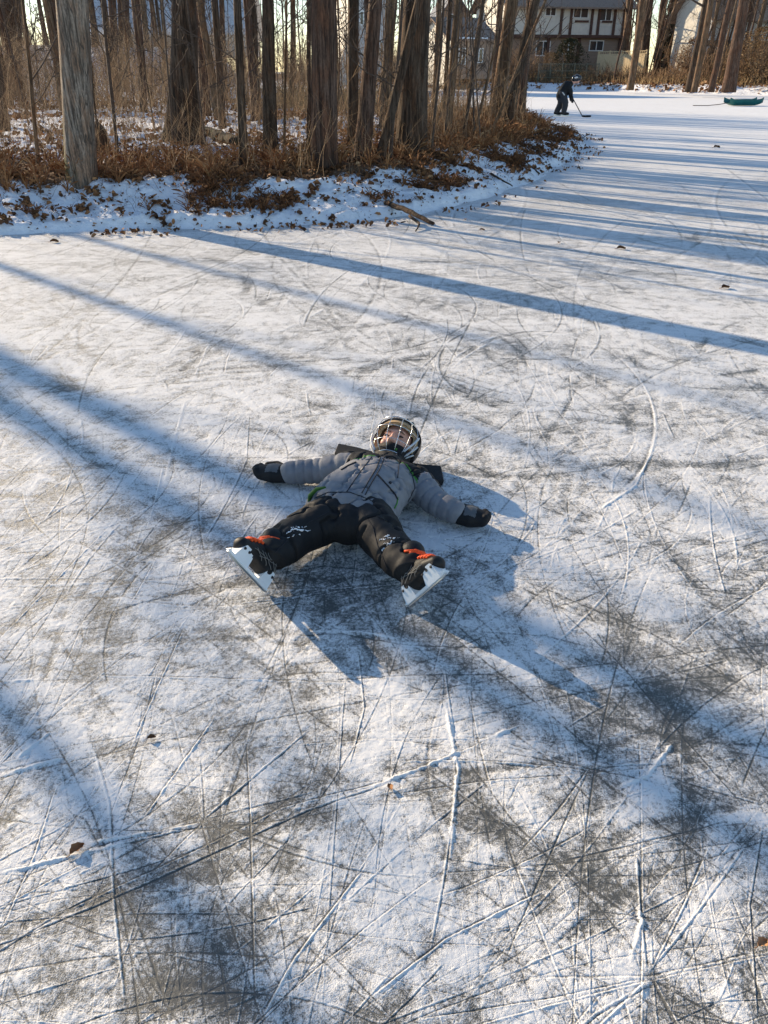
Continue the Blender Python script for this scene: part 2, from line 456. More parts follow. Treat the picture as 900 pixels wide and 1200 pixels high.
    many(170, 0.6, 5.0, (0.6, 2.2), (0.0009, 0.0020), (0.35, 0.9), (0, 0.6), 0.4)
    many(2100, 2.2, 10.0, (0.2, 1.3), (0.0013, 0.0034), (0.3, 0.9), (0, 0.8), 0.7)
    many(370, 4.0, 14.0, (1.0, 4.0), (0.003, 0.007), (0.3, 0.8), (0, 0.6), 0.3)
    many(600, 7.0, 50.0, (2.0, 12.0), (0.010, 0.02), (0.2, 0.6), (0, 0.5), 0.1)
    for (px, py, k) in ((762, 1143, 5), (540, 700, 6), (690, 900, 7), (240, 960, 8), (430, 400, 6), (850, 700, 5)):
        c0 = P(px, py)
        for j in range(k):
            th = rng.uniform(0, 2 * PI); L = rng.uniform(0.15, 0.6) * (c0.y * 0.5 + 0.4)
            stroke(arc(c0.x + math.cos(th) * L * .45, c0.y + math.sin(th) * L * .45, th, L, rng.normal(0, .4)), 0.002, rng.uniform(.5, 1), rng.uniform(0, .9), 1, 2)
    S = np.concatenate(S)
    rowf = np.interp(S[:, 1], ys, np.arange(nr)); r0 = np.rint(rowf).astype(np.int64)
    wr = np.interp(S[:, 1], ys, wid)
    c0 = np.rint(np.interp(S[:, 0] / wr, us, np.arange(nc))).astype(np.int64)
    ok = (S[:, 1] > 0.56) & (np.abs(S[:, 0] / wr) < 0.86)
    S = S[ok]; r0 = r0[ok]; c0 = c0[ok]
    Xf, Yf, cf, rf = X.ravel(), Y.ravel(), cut.ravel(), rid.ravel()
    for dr in range(-4, 5):
        for dc in range(-6, 7):
            r = r0 + dr; c = c0 + dc
            good = (r >= 0) & (r < nr) & (c >= 0) & (c < nc)
            idx = (r[good] * nc + c[good]); s = S[good]
            ex = Xf[idx] - s[:, 0]; ey = Yf[idx] - s[:, 1]
            perp = ex * s[:, 2] + ey * s[:, 3]
            al = ex * s[:, 3] - ey * s[:, 2]
            sp = np.abs(s[:, 2]) * dxs[r[good]] + np.abs(s[:, 3]) * dys[r[good]]
            spa = np.abs(s[:, 3]) * dxs[r[good]] + np.abs(s[:, 2]) * dys[r[good]]
            we = np.maximum(s[:, 4], 0.75 * sp)
            ga = np.exp(-(al / (0.8 * spa)) ** 2) * np.minimum(1, s[:, 4] / we * 2.0)
            v1 = (s[:, 5] * np.exp(-(perp / we) ** 2) * ga).astype(np.float32)
            v2 = (s[:, 7] * np.exp(-((perp - s[:, 6]) / we) ** 2) * ga).astype(np.float32)
            np.maximum.at(cf, idx, v1); np.maximum.at(rf, idx, v2)
    grain = fbm(X * 55, Y * 55, 3, 61, 0.6, spacing=SP, freq=55)
    rid = rid * np.clip(0.25 + 1.5 * fbm(X * 70, Y * 70, 2, 63, spacing=SP, freq=70), 0, 1.6)
    cov = cover + 0.55 * rid - 0.72 * cut
    hfade = np.clip(1.6 - SP * 20, 0.25, 1)
    Z = (0.0022 * sstep(0.25, 1.0, cover) * (0.6 + 0.8 * grain) + (0.0026 * rid * (0.6 + 0.8 * grain) - 0.0013 * cut)) * hfade
    Z = Z + (0.0038 * (n2 - 0.5) + 0.0019 * (n3 - 0.5) + 0.0022 * (grain - 0.5)) * hfade
    Z[:14] = 0.002; Z[-4:] = 0.0
    v = np.stack([X, Y, Z - 0.003], -1).reshape(-1, 3)
    i = np.arange(nr - 1)[:, None] * nc; j = np.arange(nc - 1)[None, :]
    q = np.stack([i + j, i + j + 1, i + nc + j + 1, i + nc + j], -1).reshape(-1, 4)
    mb = MB(); mb.add(v, q, None, 0, np.clip(cov, -0.5, 1.8).ravel())
    t = NT('snow_dusted_ice')
    cvr = t.attr('tint')
    f1 = t.noise(320, 2, 0.6); f2 = t.noise(95, 3, 0.6); f3 = t.noise(800, 1, 0.5)
    f4 = t.noise(14, 4, 0.7, (1, 2.2, 1)); f5 = t.noise(38, 4, 0.7, (2.0, 1, 1))
    g0 = t.math('ADD', t.math('MULTIPLY', t.math('SUBTRACT', f4, 0.5), 0.55), t.math('MULTIPLY', t.math('SUBTRACT', f5, 0.5), 0.7))
    g = t.math('ADD', t.math('MULTIPLY', t.math('SUBTRACT', f1, 0.5), 1.8), t.math('MULTIPLY', t.math('SUBTRACT', f2, 0.5), 1.6))
    x = t.math('ADD', cvr, t.math('ADD', g, g0))
    fac = t.maprange(x, 0.10, 1.08, smooth=False)
    col = t.ramp(fac, [(0.0, (0.095, 0.098, 0.094)), (0.22, (0.23, 0.23, 0.222)), (0.5, (0.48, 0.478, 0.47)), (0.85, (0.78, 0.78, 0.775))])
    t.set(col, t.maprange(fac, 0.0, 0.6, 0.32, 0.85), spec=0.18)
    hh = t.math('ADD', t.math('MULTIPLY', fac, 0.6), t.math('MULTIPLY', f3, 0.4))
    t.bump(hh, 0.8, 0.004)
    tag(mb.obj('ice', t.m), 'frozen pond surface with a thin dusting of snow cut by skate marks', 'ice', kind='structure')

# ------------------------------------------------------------------ land
NEAR = np.array([(-70, 6.5), (-20, 7.4), (-9, 8.3), (-6, 8.75), (-4.26, 8.98), (-2.94, 9.30), (-1.6, 9.42), (-.51, 9.67), (.15, 10.1), (.78, 10.75), (1.7, 12.2), (2.8, 14.5), (3.7, 17.0),
                 (4.5, 19.3), (5.15, 21.7), (5.35, 23.2), (4.9, 25.2), (3.9, 27.5), (2.0, 31), (-1.0, 35), (-5, 40), (-8, 48), (-12, 60), (-17, 80), (-20, 110), (-90, 120)])
FARP = np.array([(-60, 140), (-19, 96), (-8, 84), (9, 78), (17, 72.5), (21, 66), (26, 59.0), (33, 50.5), (46, 42), (80, 30), (150, 20), (160, 170)])

def poly_sd(x, y, poly):
    x = np.asarray(x, dtype=np.float64); y = np.asarray(y, dtype=np.float64)
    d = np.full(x.shape, 1e9); ins = np.zeros(x.shape, bool)
    n = len(poly)
    for k in range(n):
        ax, ay = poly[k]; bx, by = poly[(k + 1) % n]
        ex, ey = bx - ax, by - ay
        t = np.clip(((x - ax) * ex + (y - ay) * ey) / (ex * ex + ey * ey), 0, 1)
        d = np.minimum(d, np.hypot(x - ax - t * ex, y - ay - t * ey))
        c = ((ay > y) != (by > y)) & (x < ex * (y - ay) / (ey if ey else 1e-9) + ax)
        ins ^= c
    return np.where(ins, d, -d)

def near_h(x, y):
    x = np.asarray(x, dtype=np.float64); y = np.asarray(y, dtype=np.float64)
    d = poly_sd(x, y, NEAR) + 0.28 * (fbm(x * 1.6, y * 1.6, 3, 500) - 0.5)
    h = 0.10 * sstep(-0.02, 0.18, d) + 0.30 * sstep(0.05, 1.6, d) + 0.10 * sstep(1.5, 5, d)
    h = h + 0.16 * (fbm(x * 1.4, y * 1.4, 4, 510) - 0.5) * sstep(0, 0.5, d) + 0.13 * (fbm(x * 5, y * 5, 4, 520, 0.6) - 0.5) * sstep(0, 0.2, d)
    rise = sstep(34, 56, y) * sstep(-2, -9, x)
    h = h + 2.3 * rise
    return np.where(d < 0.0, -0.12 + 0.12 * sstep(-0.25, 0.0, d), h), d

def far_h(x, y):
    x = np.asarray(x, dtype=np.float64); y = np.asarray(y, dtype=np.float64)
    d = poly_sd(x, y, FARP) + 0.8 * (fbm(x * 0.6, y * 0.6, 3, 540) - 0.5)
    h = 0.45 * sstep(0, 1.5, d) + 0.5 * sstep(1, 8, d) + 0.25 * (fbm(x * 0.7, y * 0.7, 4, 550) - 0.5) * sstep(0, 1, d)
    return np.where(d < 0, -0.15 + 0.15 * sstep(-0.4, 0.0, d), h), d

def hz(x, y, which=None):
    f = which or (near_h if poly_sd(np.array([x]), np.array([y]), NEAR)[0] > -0.3 else far_h)
    return float(f(np.array([float(x)]), np.array([float(y)]))[0][0])

def on_land(px, py, which=None, z=0.3):
    """spot on the land that the photograph shows there"""
    for _ in range(14):
        p = P(px, py, z)
        z = 0.5 * z + 0.5 * max(0.0, hz(p.x, p.y, which))
    return P(px, py, z)

def grid_mesh(xs, ys, hfun, name, mat, label, extra):
    X, Y = np.meshgrid(xs, ys)
    Z, D = hfun(X, Y)
    v = np.stack([X, Y, Z], -1).reshape(-1, 3)
    nr, nc = X.shape
    i = np.arange(nr - 1)[:, None] * nc; j = np.arange(nc - 1)[None, :]
    q = np.stack([i + j, i + j + 1, i + nc + j + 1, i + nc + j], -1).reshape(-1, 4)
    dm = D.reshape(-1)
    q = q[(dm[q] > -0.6).any(axis=1)]
    mb = MB(); mb.add(v, q, None, 0, extra(X, Y, D).ravel())
    return tag(mb.obj(name, mat), label, 'ground', kind='structure')

def snow_near(x, y, d):
    """how much of the near bank is under snow (the rest is leaf litter)"""
    s = 0.92 - 0.95 * sstep(1.0, 1.75, d + 0.9 * (fbm(x * 0.9, y * 0.9, 3, 610) - 0.5)) * (1 - 0.9 * sstep(2.2, 3.6, d))
    s = s - 0.25 * sstep(14, 22, y) * sstep(-1, 3, x) * sstep(0.7, 1.6, d)
    s = s + 0.95 * (fbm(x * 2.4, y * 2.4, 4, 620) - 0.5)
    s = s - 0.10 * sstep(4, 9, d)
    s = s + 0.7 * sstep(30, 36, y) * sstep(0, -5, x)
    return s

def ground_mat(name):
    t = NT(name)
    s = t.attr('tint')
    n1 = t.noise(9, 5, 0.65); n2 = t.noise(45, 4, 0.6)
    x = t.math('ADD', s, t.math('ADD', t.math('MULTIPLY', t.math('SUBTRACT', n1, 0.5), 1.1), t.math('MULTIPLY', t.math('SUBTRACT', n2, 0.5), 0.9)))
    f = t.maprange(x, 0.36, 0.52)
    lit = t.ramp(n2, [(0.3, (0.045, 0.028, 0.018)), (0.5, (0.14, 0.078, 0.042)), (0.7, (0.26, 0.15, 0.075))])
    col = t.mix(f, lit, t.ramp(n1, [(0.3, (0.72, 0.73, 0.75)), (0.6, (0.86, 0.86, 0.87))]))
    t.set(col, 0.9, spec=0.2)
    t.bump(t.math('ADD', t.math('MULTIPLY', f, 0.5), t.math('ADD', n1, t.math('MULTIPLY', n2, .4))), 0.8, 0.035)
    return t.m

def build_land():
    def lines(a, b, s0, e0, e1, g=1.18):
        c = list(np.arange(a, b, s0)); o = []; st = s0; x = b
        while x < e1: x += st; st *= g; o.append(x)
        st = s0; x = a; p = []
        while x > e0: x -= st; st *= g; p.append(x)
        return np.array(p[::-1] + c + o)
    gm = ground_mat('snowy_leaf_ground')
    grid_mesh(lines(-6.5, 6.0, 0.035, -90, 8), lines(8.4, 15.5, 0.035, 6.0, 125, 1.03), near_h, 'woodland_ground', gm, 'snowy wooded bank with leaf litter beside the frozen pond', snow_near)
    def sf(X, Y, D): return 0.62 - 0.7 * sstep(2, 5, D) + 0.9 * (fbm(X * 0.9, Y * 1.2, 4, 640) - 0.5) + 0.2 * sstep(0.9, 0, D)
    grid_mesh(lines(4, 36, 0.16, -70, 160), lines(44, 84, 0.16, 20, 170), far_h, 'far_bank_ground', gm, 'far shore with brown leaves and snow patches below the houses', sf)

build_ice()
build_land()
# ------------------------------------------------------------------ trees
def depth_of(p):
    return p.y * math.cos(PITCH) + (EYE - p.z) * math.sin(PITCH)

def limb_set(rng, spine, rads, h0, n_limb, n_sub, n_twig, spread, mb, first_r=0.42, droop=0.0, length=None):
    """bare branches: limbs, then side branches, then twigs"""
    spine = np.asarray(spine); rads = np.asarray(rads)
    zrel = spine[:, 2] - spine[0, 2]; H = zrel[-1]
    def curve(p, d, L, bend, K=6):
        d = d / np.linalg.norm(d)
        pts = [p]
        for k in range(1, K):
            d = d + rng.normal(0, bend, 3) + np.array((0, 0, 0.10 - droop))
            d /= np.linalg.norm(d)
            pts.append(pts[-1] + d * L / (K - 1))
        return np.array(pts)
    A, Ar0, Ar1 = [], [], []; B, Br0, Br1 = [], [], []; T, Tr0, Tr1 = [], [], []
    for i in range(n_limb):
        h = h0 + (H - h0) * (i + rng.random()) / n_limb
        p = np.array([np.interp(h, zrel, spine[:, a]) for a in range(3)]); r = np.interp(h, zrel, rads)
        az = rng.uniform(0, 2 * PI); up = rng.uniform(0.25, 0.9)
        L = (length or spread) * (1.05 - 0.6 * h / H) * rng.uniform(0.6, 1.15)
        c = curve(p, np.array((math.cos(az), math.sin(az), up)), L, 0.16)
        A.append(c); Ar0.append(r * first_r); Ar1.append(0.006)
        for j in range(n_sub):
            t = rng.uniform(0.25, 1.0); q = np.array([np.interp(t, np.linspace(0, 1, 6), c[:, a]) for a in range(3)])
            d = c[-1] - c[0]; d = d / np.linalg.norm(d) + rng.normal(0, 0.55, 3)
            c2 = curve(q, d, L * rng.uniform(0.25, 0.55), 0.2)
            B.append(c2); Br0.append(r * first_r * (1.15 - t) * 0.6 + 0.004); Br1.append(0.003)
            for m in range(n_twig):
                t2 = rng.uniform(0.2, 1.0); q2 = np.array([np.interp(t2, np.linspace(0, 1, 6), c2[:, a]) for a in range(3)])
                c3 = curve(q2, (c2[-1] - c2[0]) / (np.linalg.norm(c2[-1] - c2[0]) + 1e-6) + rng.normal(0, 0.7, 3), L * rng.uniform(0.1, 0.25), 0.25, 4)
                T.append(c3); Tr0.append(0.006); Tr1.append(0.002)
    for X, a, b, n in ((A, Ar0, Ar1, 6), (B, Br0, Br1, 4), (T, Tr0, Tr1, 3)):
        if X: mb.twigs(np.array(X), np.array(a), np.array(b), 0.5, n)

def tree(name, label, base, slope, rb, rt, zt, H, mat, seed, group=None, flare=0.45, lobes=5, low_twigs=5, limbs=(11, 4, 3), h0=4.2, spread=3.2, ang_n=18, cat='tree', bendy=1.0, detail=True):
    """slope = (dx, dy) per metre of height; radius rb at the foot, rt at height zt, then tapering on"""
    rng = np.random.default_rng(seed)
    root = thing(name, label, cat, tuple(base), 0, group)
    hs = np.concatenate([np.arange(-0.15, 3.2, 0.07 if detail else 0.3), np.arange(3.2, H + 0.01, (H - 3.2) / 12)])
    wv = lambda s, f: (fbm(hs * f + s, hs * 0 + s, 3, seed % 97) - 0.5)
    lean = np.minimum(hs, 5) + 0.45 * np.maximum(hs - 5, 0)
    sp = np.stack([slope[0] * lean + bendy * 0.12 * wv(3.3, 0.5) * sstep(0, 1.5, hs) * rb / 0.1, slope[1] * lean + bendy * 0.12 * wv(8.1, 0.5) * rb / 0.1, hs], 1)
    rad = np.where(hs < zt, rb + (rt - rb) * np.clip(hs, 0, None) / zt, rt * (1 - 0.86 * (hs - zt) / (H - zt)))
    rad = np.maximum(rad, 0.012)
    ang = np.arange(ang_n) * 2 * PI / ang_n
    hh = hs[:, None]; aa = ang[None, :]
    ph = rng.uniform(0, 6)
    wob = 1 + 0.13 * (fbm(np.cos(aa) * 2.2 + 5 + hh * 0.25, np.sin(aa) * 2.2 + seed + hh * 0.25, 4, 31 + seed % 50) - 0.5) + 0.10 * (fbm(np.cos(aa) * 7 + hh * .3, np.sin(aa) * 7 + hh * 0.9, 2, 77) - 0.5)
    wob = wob + 0.6 * flare * np.exp(-np.clip(hh, -0.1, None) / (1.5 * rb + 0.05)) * (0.55 + 0.6 * np.cos(lobes * aa + ph) * 0.8)
    mb = MB(); mb.tube(sp, rad, ang_n, wob=wob, caps=True)
    mb.obj('trunk', mat, root)
    cb = MB()
    if limbs[0]:
        k = hs >= 0
        limb_set(rng, sp[k], rad[k], min(h0, H * 0.6), limbs[0], limbs[1], limbs[2], spread, cb)
    if low_twigs:
        k = (hs >= 0)
        m = int(len(sp[k]) * 0.86); limb_set(rng, sp[k][:m], np.minimum(rad[k], 0.03)[:m], 0.6, low_twigs + (5 if detail else 2), 3, 2, spread * 0.46, cb, first_r=0.20)
    if cb.n: cb.obj('crown', M['twig'], root)
    return root

def px_tree(name, label, px, py, pxt, wb, wt, H, mat, seed, pyt=0, which=None, dy=0.0, **kw):
    b = on_land(px, py, which); t = V(pxt, pyt, b.y)
    zt = t.z - b.z
    rb = wb / 2 * depth_of(b) / FPX; rt = wt / 2 * depth_of(t) / FPX
    return tree(name, label, b, ((t.x - b.x) / zt, dy), rb, rt, zt, H, mat, seed, **kw)

D_, B_, T_, G_ = M['bark_dark'], M['bark_brown'], M['bark_tan'], M['bark_grey']
# near bank, left to right
px_tree('tree', 'thick pale grey trunk with peeling bark and green moss at the snowy bank edge', 95, 219, 85, 34, 36, 11, G_, 11, flare=0.16, low_twigs=0, limbs=(9, 3, 3), bendy=0.25, ang_n=30)
px_tree('tree', 'stout very dark tree with a wide flared foot beside the mossy fallen log', 215, 168, 214, 35, 28, 15, D_, 12, flare=0.9, lobes=4, low_twigs=9, limbs=(13, 4, 3), bendy=0.3, ang_n=30)
px_tree('tree', 'slim dark tree just right of the mossy log, foot in brown leaves', 286, 196, 278, 11, 9, 10, D_, 13, low_twigs=7, limbs=(8, 4, 3), bendy=0.5)
px_tree('tree', 'medium dark straight tree with a pale split strip of wood at its foot', 317, 184, 313, 18, 14, 13, D_, 14, low_twigs=6, limbs=(10, 4, 3), bendy=0.4)
px_tree('tree', 'big purple brown trunk with shaggy bark and a broken stub at its side', 380, 192, 380, 31, 29, 15, B_, 15, flare=0.28, low_twigs=4, limbs=(12, 4, 3), bendy=0.2, ang_n=30)
px_tree('tree', 'straight dark trunk close to the right of the shaggy brown trunk', 413, 172, 414, 13, 13, 13, D_, 16, flare=0.25, low_twigs=4, limbs=(10, 4, 3), bendy=0.25)
px_tree('tree', 'dark brown trunk leaning right with a pale lit flank, in the middle clump', 424, 189, 440, 20, 16, 13, B_, 17, flare=0.3, low_twigs=4, limbs=(10, 4, 3), bendy=0.3, ang_n=24)
px_tree('tree', 'thin black trunk leaning steeply right in front of the broad ridged trunk', 444, 190, 492, 11, 10, 9, D_, 18, flare=0.3, low_twigs=4, limbs=(7, 4, 3), bendy=0.5)
px_tree('tree', 'broad ridged grey brown trunk with a sunlit left flank at the bank crest', 481, 182, 489, 36, 32, 15, D_, 19, flare=0.32, lobes=3, low_twigs=3, limbs=(13, 4, 3), bendy=0.2, ang_n=30)
px_tree('tree', 'tan trunk half hidden behind the leaning trunks of the middle clump', 450, 152, 461, 12, 11, 12, T_, 20, low_twigs=3, limbs=(9, 4, 3))
px_tree('tree', 'slender tan tree leaning right just right of the broad ridged trunk', 523, 164, 537, 10, 9, 11, T_, 21, low_twigs=8, limbs=(9, 4, 3))
px_tree('tree', 'tall twin trunk with golden lit side near the tip of the wooded point', 580, 150, 600, 17, 15, 14, T_, 22, flare=0.4, low_twigs=6, limbs=(10, 4, 3), bendy=0.3, ang_n=22)
px_tree('tree', 'dark trunk leaning right, outermost tree on the tip of the wooded point', 591, 153, 627, 14, 11, 11, D_, 23, flare=0.4, low_twigs=9, limbs=(9, 4, 3), bendy=0.4)
px_tree('tree', 'medium dark tree in the snow clearing left of the stout flared tree', 169, 131, 159, 9, 10, 12, B_, 24, low_twigs=5, limbs=(9, 4, 3))
px_tree('tree', 'dark slim tree standing behind the mossy log in the snow clearing', 261, 151, 252, 9, 8, 12, D_, 25, low_twigs=7, limbs=(9, 4, 3))
px_tree('tree', 'dark tree hidden low by brush between the log tree and the split tree', 301, 140, 292, 13, 13, 13, D_, 26, low_twigs=6, limbs=(9, 4, 3))
px_tree('tree', 'dark leaning tree cut by the left edge of the photo', 6, 152, -14, 11, 9, 11, D_, 27, low_twigs=5, limbs=(9, 4, 3))
px_tree('tree', 'thick dark trunk in rusty brush at the far left behind the bank', 16, 112, 14, 20, 20, 13, D_, 28, low_twigs=9, limbs=(9, 4, 3))
px_tree('tree', 'dark tree behind the stout flared tree in the brush', 237, 118, 235, 9, 8, 12, B_, 29, low_twigs=5, limbs=(9, 4, 3))
px_tree('tree', 'tan trunk behind the tip trees at the water side of the point', 604, 138, 627, 11, 10, 12, T_, 30, low_twigs=6, limbs=(8, 4, 3))
px_tree('tree', 'dim brown trunk far back in the brush above the snow clearing', 134, 108, 132, 9, 9, 12, B_, 31, low_twigs=6, limbs=(8, 4, 3))
px_tree('tree', 'slim brown trunk far back beside the dim brown one above the clearing', 149, 108, 148, 6, 6, 12, B_, 32, low_twigs=6, limbs=(8, 4, 3))
px_tree('tree', 'grey brown trunk far back between the slim dark trees', 342, 128, 344, 7, 6, 12, T_, 33, low_twigs=7, limbs=(8, 4, 3))
px_tree('tree', 'pale trunk behind the gap left of the slim tan tree', 508, 140, 515, 7, 6, 12, T_, 34, low_twigs=7, limbs=(8, 4, 3))

# saplings one can follow
for i, (px, py, pxt, wb, H, lab) in enumerate([
        (45, 192, 26, 5, 5.5, 'thin bent sapling at the left between the edge tree and the grey trunk'),
        (139, 188, 122, 4.5, 5.5, 'thin dark sapling right of the pale grey trunk'),
        (242, 178, 219, 3, 4.5, 'pale thin sapling leaning across the stout flared tree'),
        (333, 180, 335, 3.5, 5, 'thin straight sapling right of the tree with the split strip'),
        (505, 178, 520, 4, 6, 'thin dark sapling right of the broad ridged trunk'),
        (543, 165, 566, 4, 6, 'grey thin sapling between the slender tan tree and the twin trunk'),
        (556, 160, 590, 3.5, 5, 'thin sapling leaning right in front of the twin trunk'),
        (457, 186, 470, 5, 6, 'short thin sapling between the leaning black trunk and the broad one'),
        (205, 188, 190, 2.5, 3.6, 'wispy sapling in front of the stout flared tree'),
        (575, 157, 640, 4, 4.5, 'pale crooked sapling reaching right over the tip of the point')]):
    px_tree('sapling', lab, px, py, pxt, wb, wb * 0.75, H, M['twig'] if i % 3 else T_, 60 + i, limbs=(6, 3, 2), h0=0.9, spread=1.3, flare=0.2, low_twigs=5, ang_n=7, cat='sapling', bendy=2.2)

# woods behind: trees one can only tell from each other by where they stand
rng = np.random.default_rng(77)
n_w = 0
while n_w < 26:
    x = rng.uniform(-17, 3.5); y = rng.uniform(19, 46)
    d = poly_sd(np.array([x]), np.array([y]), NEAR)[0]
    if d < 1.2 or (y < 24 and x > -2) or math.cos(SUN_AZ) * x + math.sin(SUN_AZ) * y < 5.3: continue
    if abs(x) > 0.56 * (0.87 * y + 0.8): continue
    px = 450 + FPX * x / (y * 0.87 + 0.5)
    if 40 < px < 66 and y < 26: continue
    tree('tree', 'slender bare tree in the brush behind the front row of trunks', (x, y, hz(x, y) - 0.02), (rng.normal(0, 0.04), rng.normal(0, 0.03)), rng.uniform(0.05, 0.13), rng.uniform(0.04, 0.09), 5,
         rng.uniform(9, 13), [D_, B_, T_][n_w % 3], 200 + n_w, group='bare trees in the brush behind the bank', low_twigs=8, limbs=(3, 4, 2), h0=3.0, spread=2.0, ang_n=8, detail=False)
    n_w += 1
n_p = 0
while n_p < 9:
    x = rng.uniform(-2.0, 4.2); y = rng.uniform(19.5, 33)
    if poly_sd(np.array([x]), np.array([y]), NEAR)[0] < 0.5 or 2.3 < x and y < 22: continue
    px = 450 + FPX * x / (y * 0.87 + 0.6)
    if px > 618: continue
    tree('tree', 'slim bare tree on the water side of the wooded point behind the front trunks', (x, y, hz(x, y) - 0.02), (rng.normal(0.03, 0.04), rng.normal(0, 0.03)), rng.uniform(0.05, 0.10), rng.uniform(0.04, 0.07), 5,
         rng.uniform(10, 14), [D_, B_, T_][n_p % 3], 250 + n_p, group='slim trees on the back of the point', low_twigs=8, limbs=(5, 4, 2), h0=4.0, spread=2.0, ang_n=8, detail=False)
    n_p += 1
n_b = 0
while n_b < 64:
    x = rng.uniform(-46, 2); y = rng.uniform(50, 84)
    if abs(x) > 0.55 * (0.87 * y): continue
    d1 = poly_sd(np.array([x]), np.array([y]), NEAR)[0]; d2 = poly_sd(np.array([x]), np.array([y]), FARP)[0]
    if max(d1, d2) < 1 or (58 < y < 84 and (x < -10 or -5 < x < 3)): continue
    tree('tree', 'distant bare tree deep in the woods behind the brush thicket', (x, y, hz(x, y, near_h if d1 > 0 else far_h)), (rng.normal(0, 0.03), 0), rng.uniform(0.07, 0.15), 0.08, 6, rng.uniform(10, 14), [T_, B_][n_b % 2], 700 + n_b,
         group='distant trees deep in the woods', low_twigs=6, limbs=(10, 4, 3), h0=2.0, spread=3.4, ang_n=7, detail=False)
    n_b += 1
n_f = 0
while n_f < 34:
    px = rng.choice([rng.uniform(600, 905), rng.uniform(735, 905)]); b = V(px, 100, 60)
    y = rng.uniform(60, 80); x = (px - 450) / FPX * (y * 0.87)
    if poly_sd(np.array([x]), np.array([y]), FARP)[0] < 1.5: continue
    tree('tree', 'slim bare tree among the scrub on the far shore', (x, y, hz(x, y, far_h)), (rng.normal(0.10, 0.05), 0), rng.uniform(0.05, 0.11), 0.06, 5, rng.uniform(9, 13), [T_, B_, T_][n_f % 3], 800 + n_f,
         group='slim trees in the far shore scrub', low_twigs=10, limbs=(10, 4, 3), h0=1.8, spread=3.0, ang_n=6, detail=False)
    n_f += 1
n_s = 0
while n_s < 60:
    x = rng.uniform(-13, 4.5); y = rng.uniform(11.5, 34)
    d = poly_sd(np.array([x]), np.array([y]), NEAR)[0]
    if d < 1.1: continue
    if abs(x) > 0.54 * (0.87 * y + 0.8): continue
    if y < 14 and rng.random() < 0.5: continue
    tree('sapling', 'whip thin bare sapling among the brush and dead plants on the wooded bank', (x, y, hz(x, y) - 0.02), (rng.normal(0, 0.10), rng.normal(0, 0.06)), rng.uniform(0.010, 0.022), 0.009, 1.8,
         rng.uniform(3.3, 5.5), [M['twig'], T_, M['twig']][n_s % 3], 300 + n_s, group='thin saplings in the brush', low_twigs=5, limbs=(5, 3, 2), h0=0.7, spread=1.1, ang_n=5, cat='sapling', detail=False, bendy=6)
    n_s += 1

# trees further along the bank, past the left edge of the frame: they stripe the ice with shade
SD = Vector((-math.sin(SUN_AZ), math.cos(SUN_AZ), 0))
PV = Vector((math.cos(SUN_AZ), math.sin(SUN_AZ), 0))
for i, (off, L, r, H) in enumerate([(1.48, 25.0, 0.16, 17), (1.80, 22.0, 0.14, 17), (0.46, 18, 0.085, 14), (2.97, 26, 0.09, 15), (4.2, 26.0, 0.07, 14)]):
    q = PV * off + SD * L
    tree('tree', 'bare tree further along the bank beyond the left edge of the photo', (q.x, q.y, max(0.0, hz(q.x, q.y)) - 0.03), (0.0, 0.0), r * 1.1, r, 2.5, H, [D_, B_, T_][i % 3], 400 + i,
         group='trees along the bank outside the frame', low_twigs=2, limbs=(9, 4, 2), h0=5.5, spread=2.6, ang_n=12, detail=False, bendy=0.2)

# far shore: the row of leaning trunks
far = [(729, 99, 738, 9, 8, T_, 'tan trunk left end of the far shore row, in front of the house corner'), (739, 103, 754, 8, 8, T_, 'leaning tan trunk second from the left in the far shore row'),
       (752, 100, 761, 11, 9, D_, 'thick dark trunk third from the left in the far shore row'), (768, 99, 778, 9, 8, B_, 'brown trunk fourth from the left in the far shore row, by the dark conifer'),
       (788, 98, 800, 5, 4, T_, 'thin trunk in front of the lit white gable on the far shore'), (795, 99, 814, 8, 8, T_, 'leaning trunk in front of the lit white gable on the far shore'),
       (807, 105, 828, 8, 7, D_, 'dark leaning trunk at the corner of the pale sided house'), (814, 105, 834, 7, 7, T_, 'tan leaning trunk right beside the dark one at the pale house corner'),
       (826, 104, 842, 4, 4, T_, 'thin leaning trunk in front of the pale sided house'), (833, 105, 857, 7, 7, B_, 'brown leaning trunk left of the thickest one before the pale sided house'),
       (853, 105, 873, 15, 11, B_, 'thickest leaning trunk near the right edge of the far shore row'), (863, 103, 884, 4, 3, B_, 'thin trunk between the thickest leaning one and the last one'),
       (874, 104, 897, 6, 5, T_, 'last leaning trunk at the right end of the far shore row'), (745, 101, 747, 5, 4, B_, 'thin upright trunk in the gap by the wooden fence end')]
for i, (px, py, pxt, wb, wt, m, lab) in enumerate(far):
    px_tree('tree', lab, px, py, pxt, wb, wt, 15, m, 500 + i, which=far_h, flare=0.35, low_twigs=14, limbs=(8, 3, 2), h0=4, spread=3.2, ang_n=10, group='row of leaning trees on the far shore', detail=False, bendy=0.6)
n_d = 0
while n_d < 30:
    x = rng.uniform(-14, 62); y = rng.uniform(84, 128)
    if abs(x) > 0.56 * (0.87 * y): continue
    if poly_sd(np.array([x]), np.array([y]), FARP)[0] < 3: continue
    px = 450 + FPX * x / (y * 0.87)
    if y < 112: y += 26
    tree('tree', 'hazy bare tree rising behind the houses across the pond', (x, y, hz(x, y, far_h)), (rng.normal(0, 0.03), 0), rng.uniform(0.10, 0.2), 0.10, 6, rng.uniform(12, 18), [T_, B_][n_d % 2], 600 + n_d,
         group='bare trees behind the houses', low_twigs=0, limbs=(12, 4, 2), h0=2.5, spread=4, ang_n=7, detail=False)
    n_d += 1

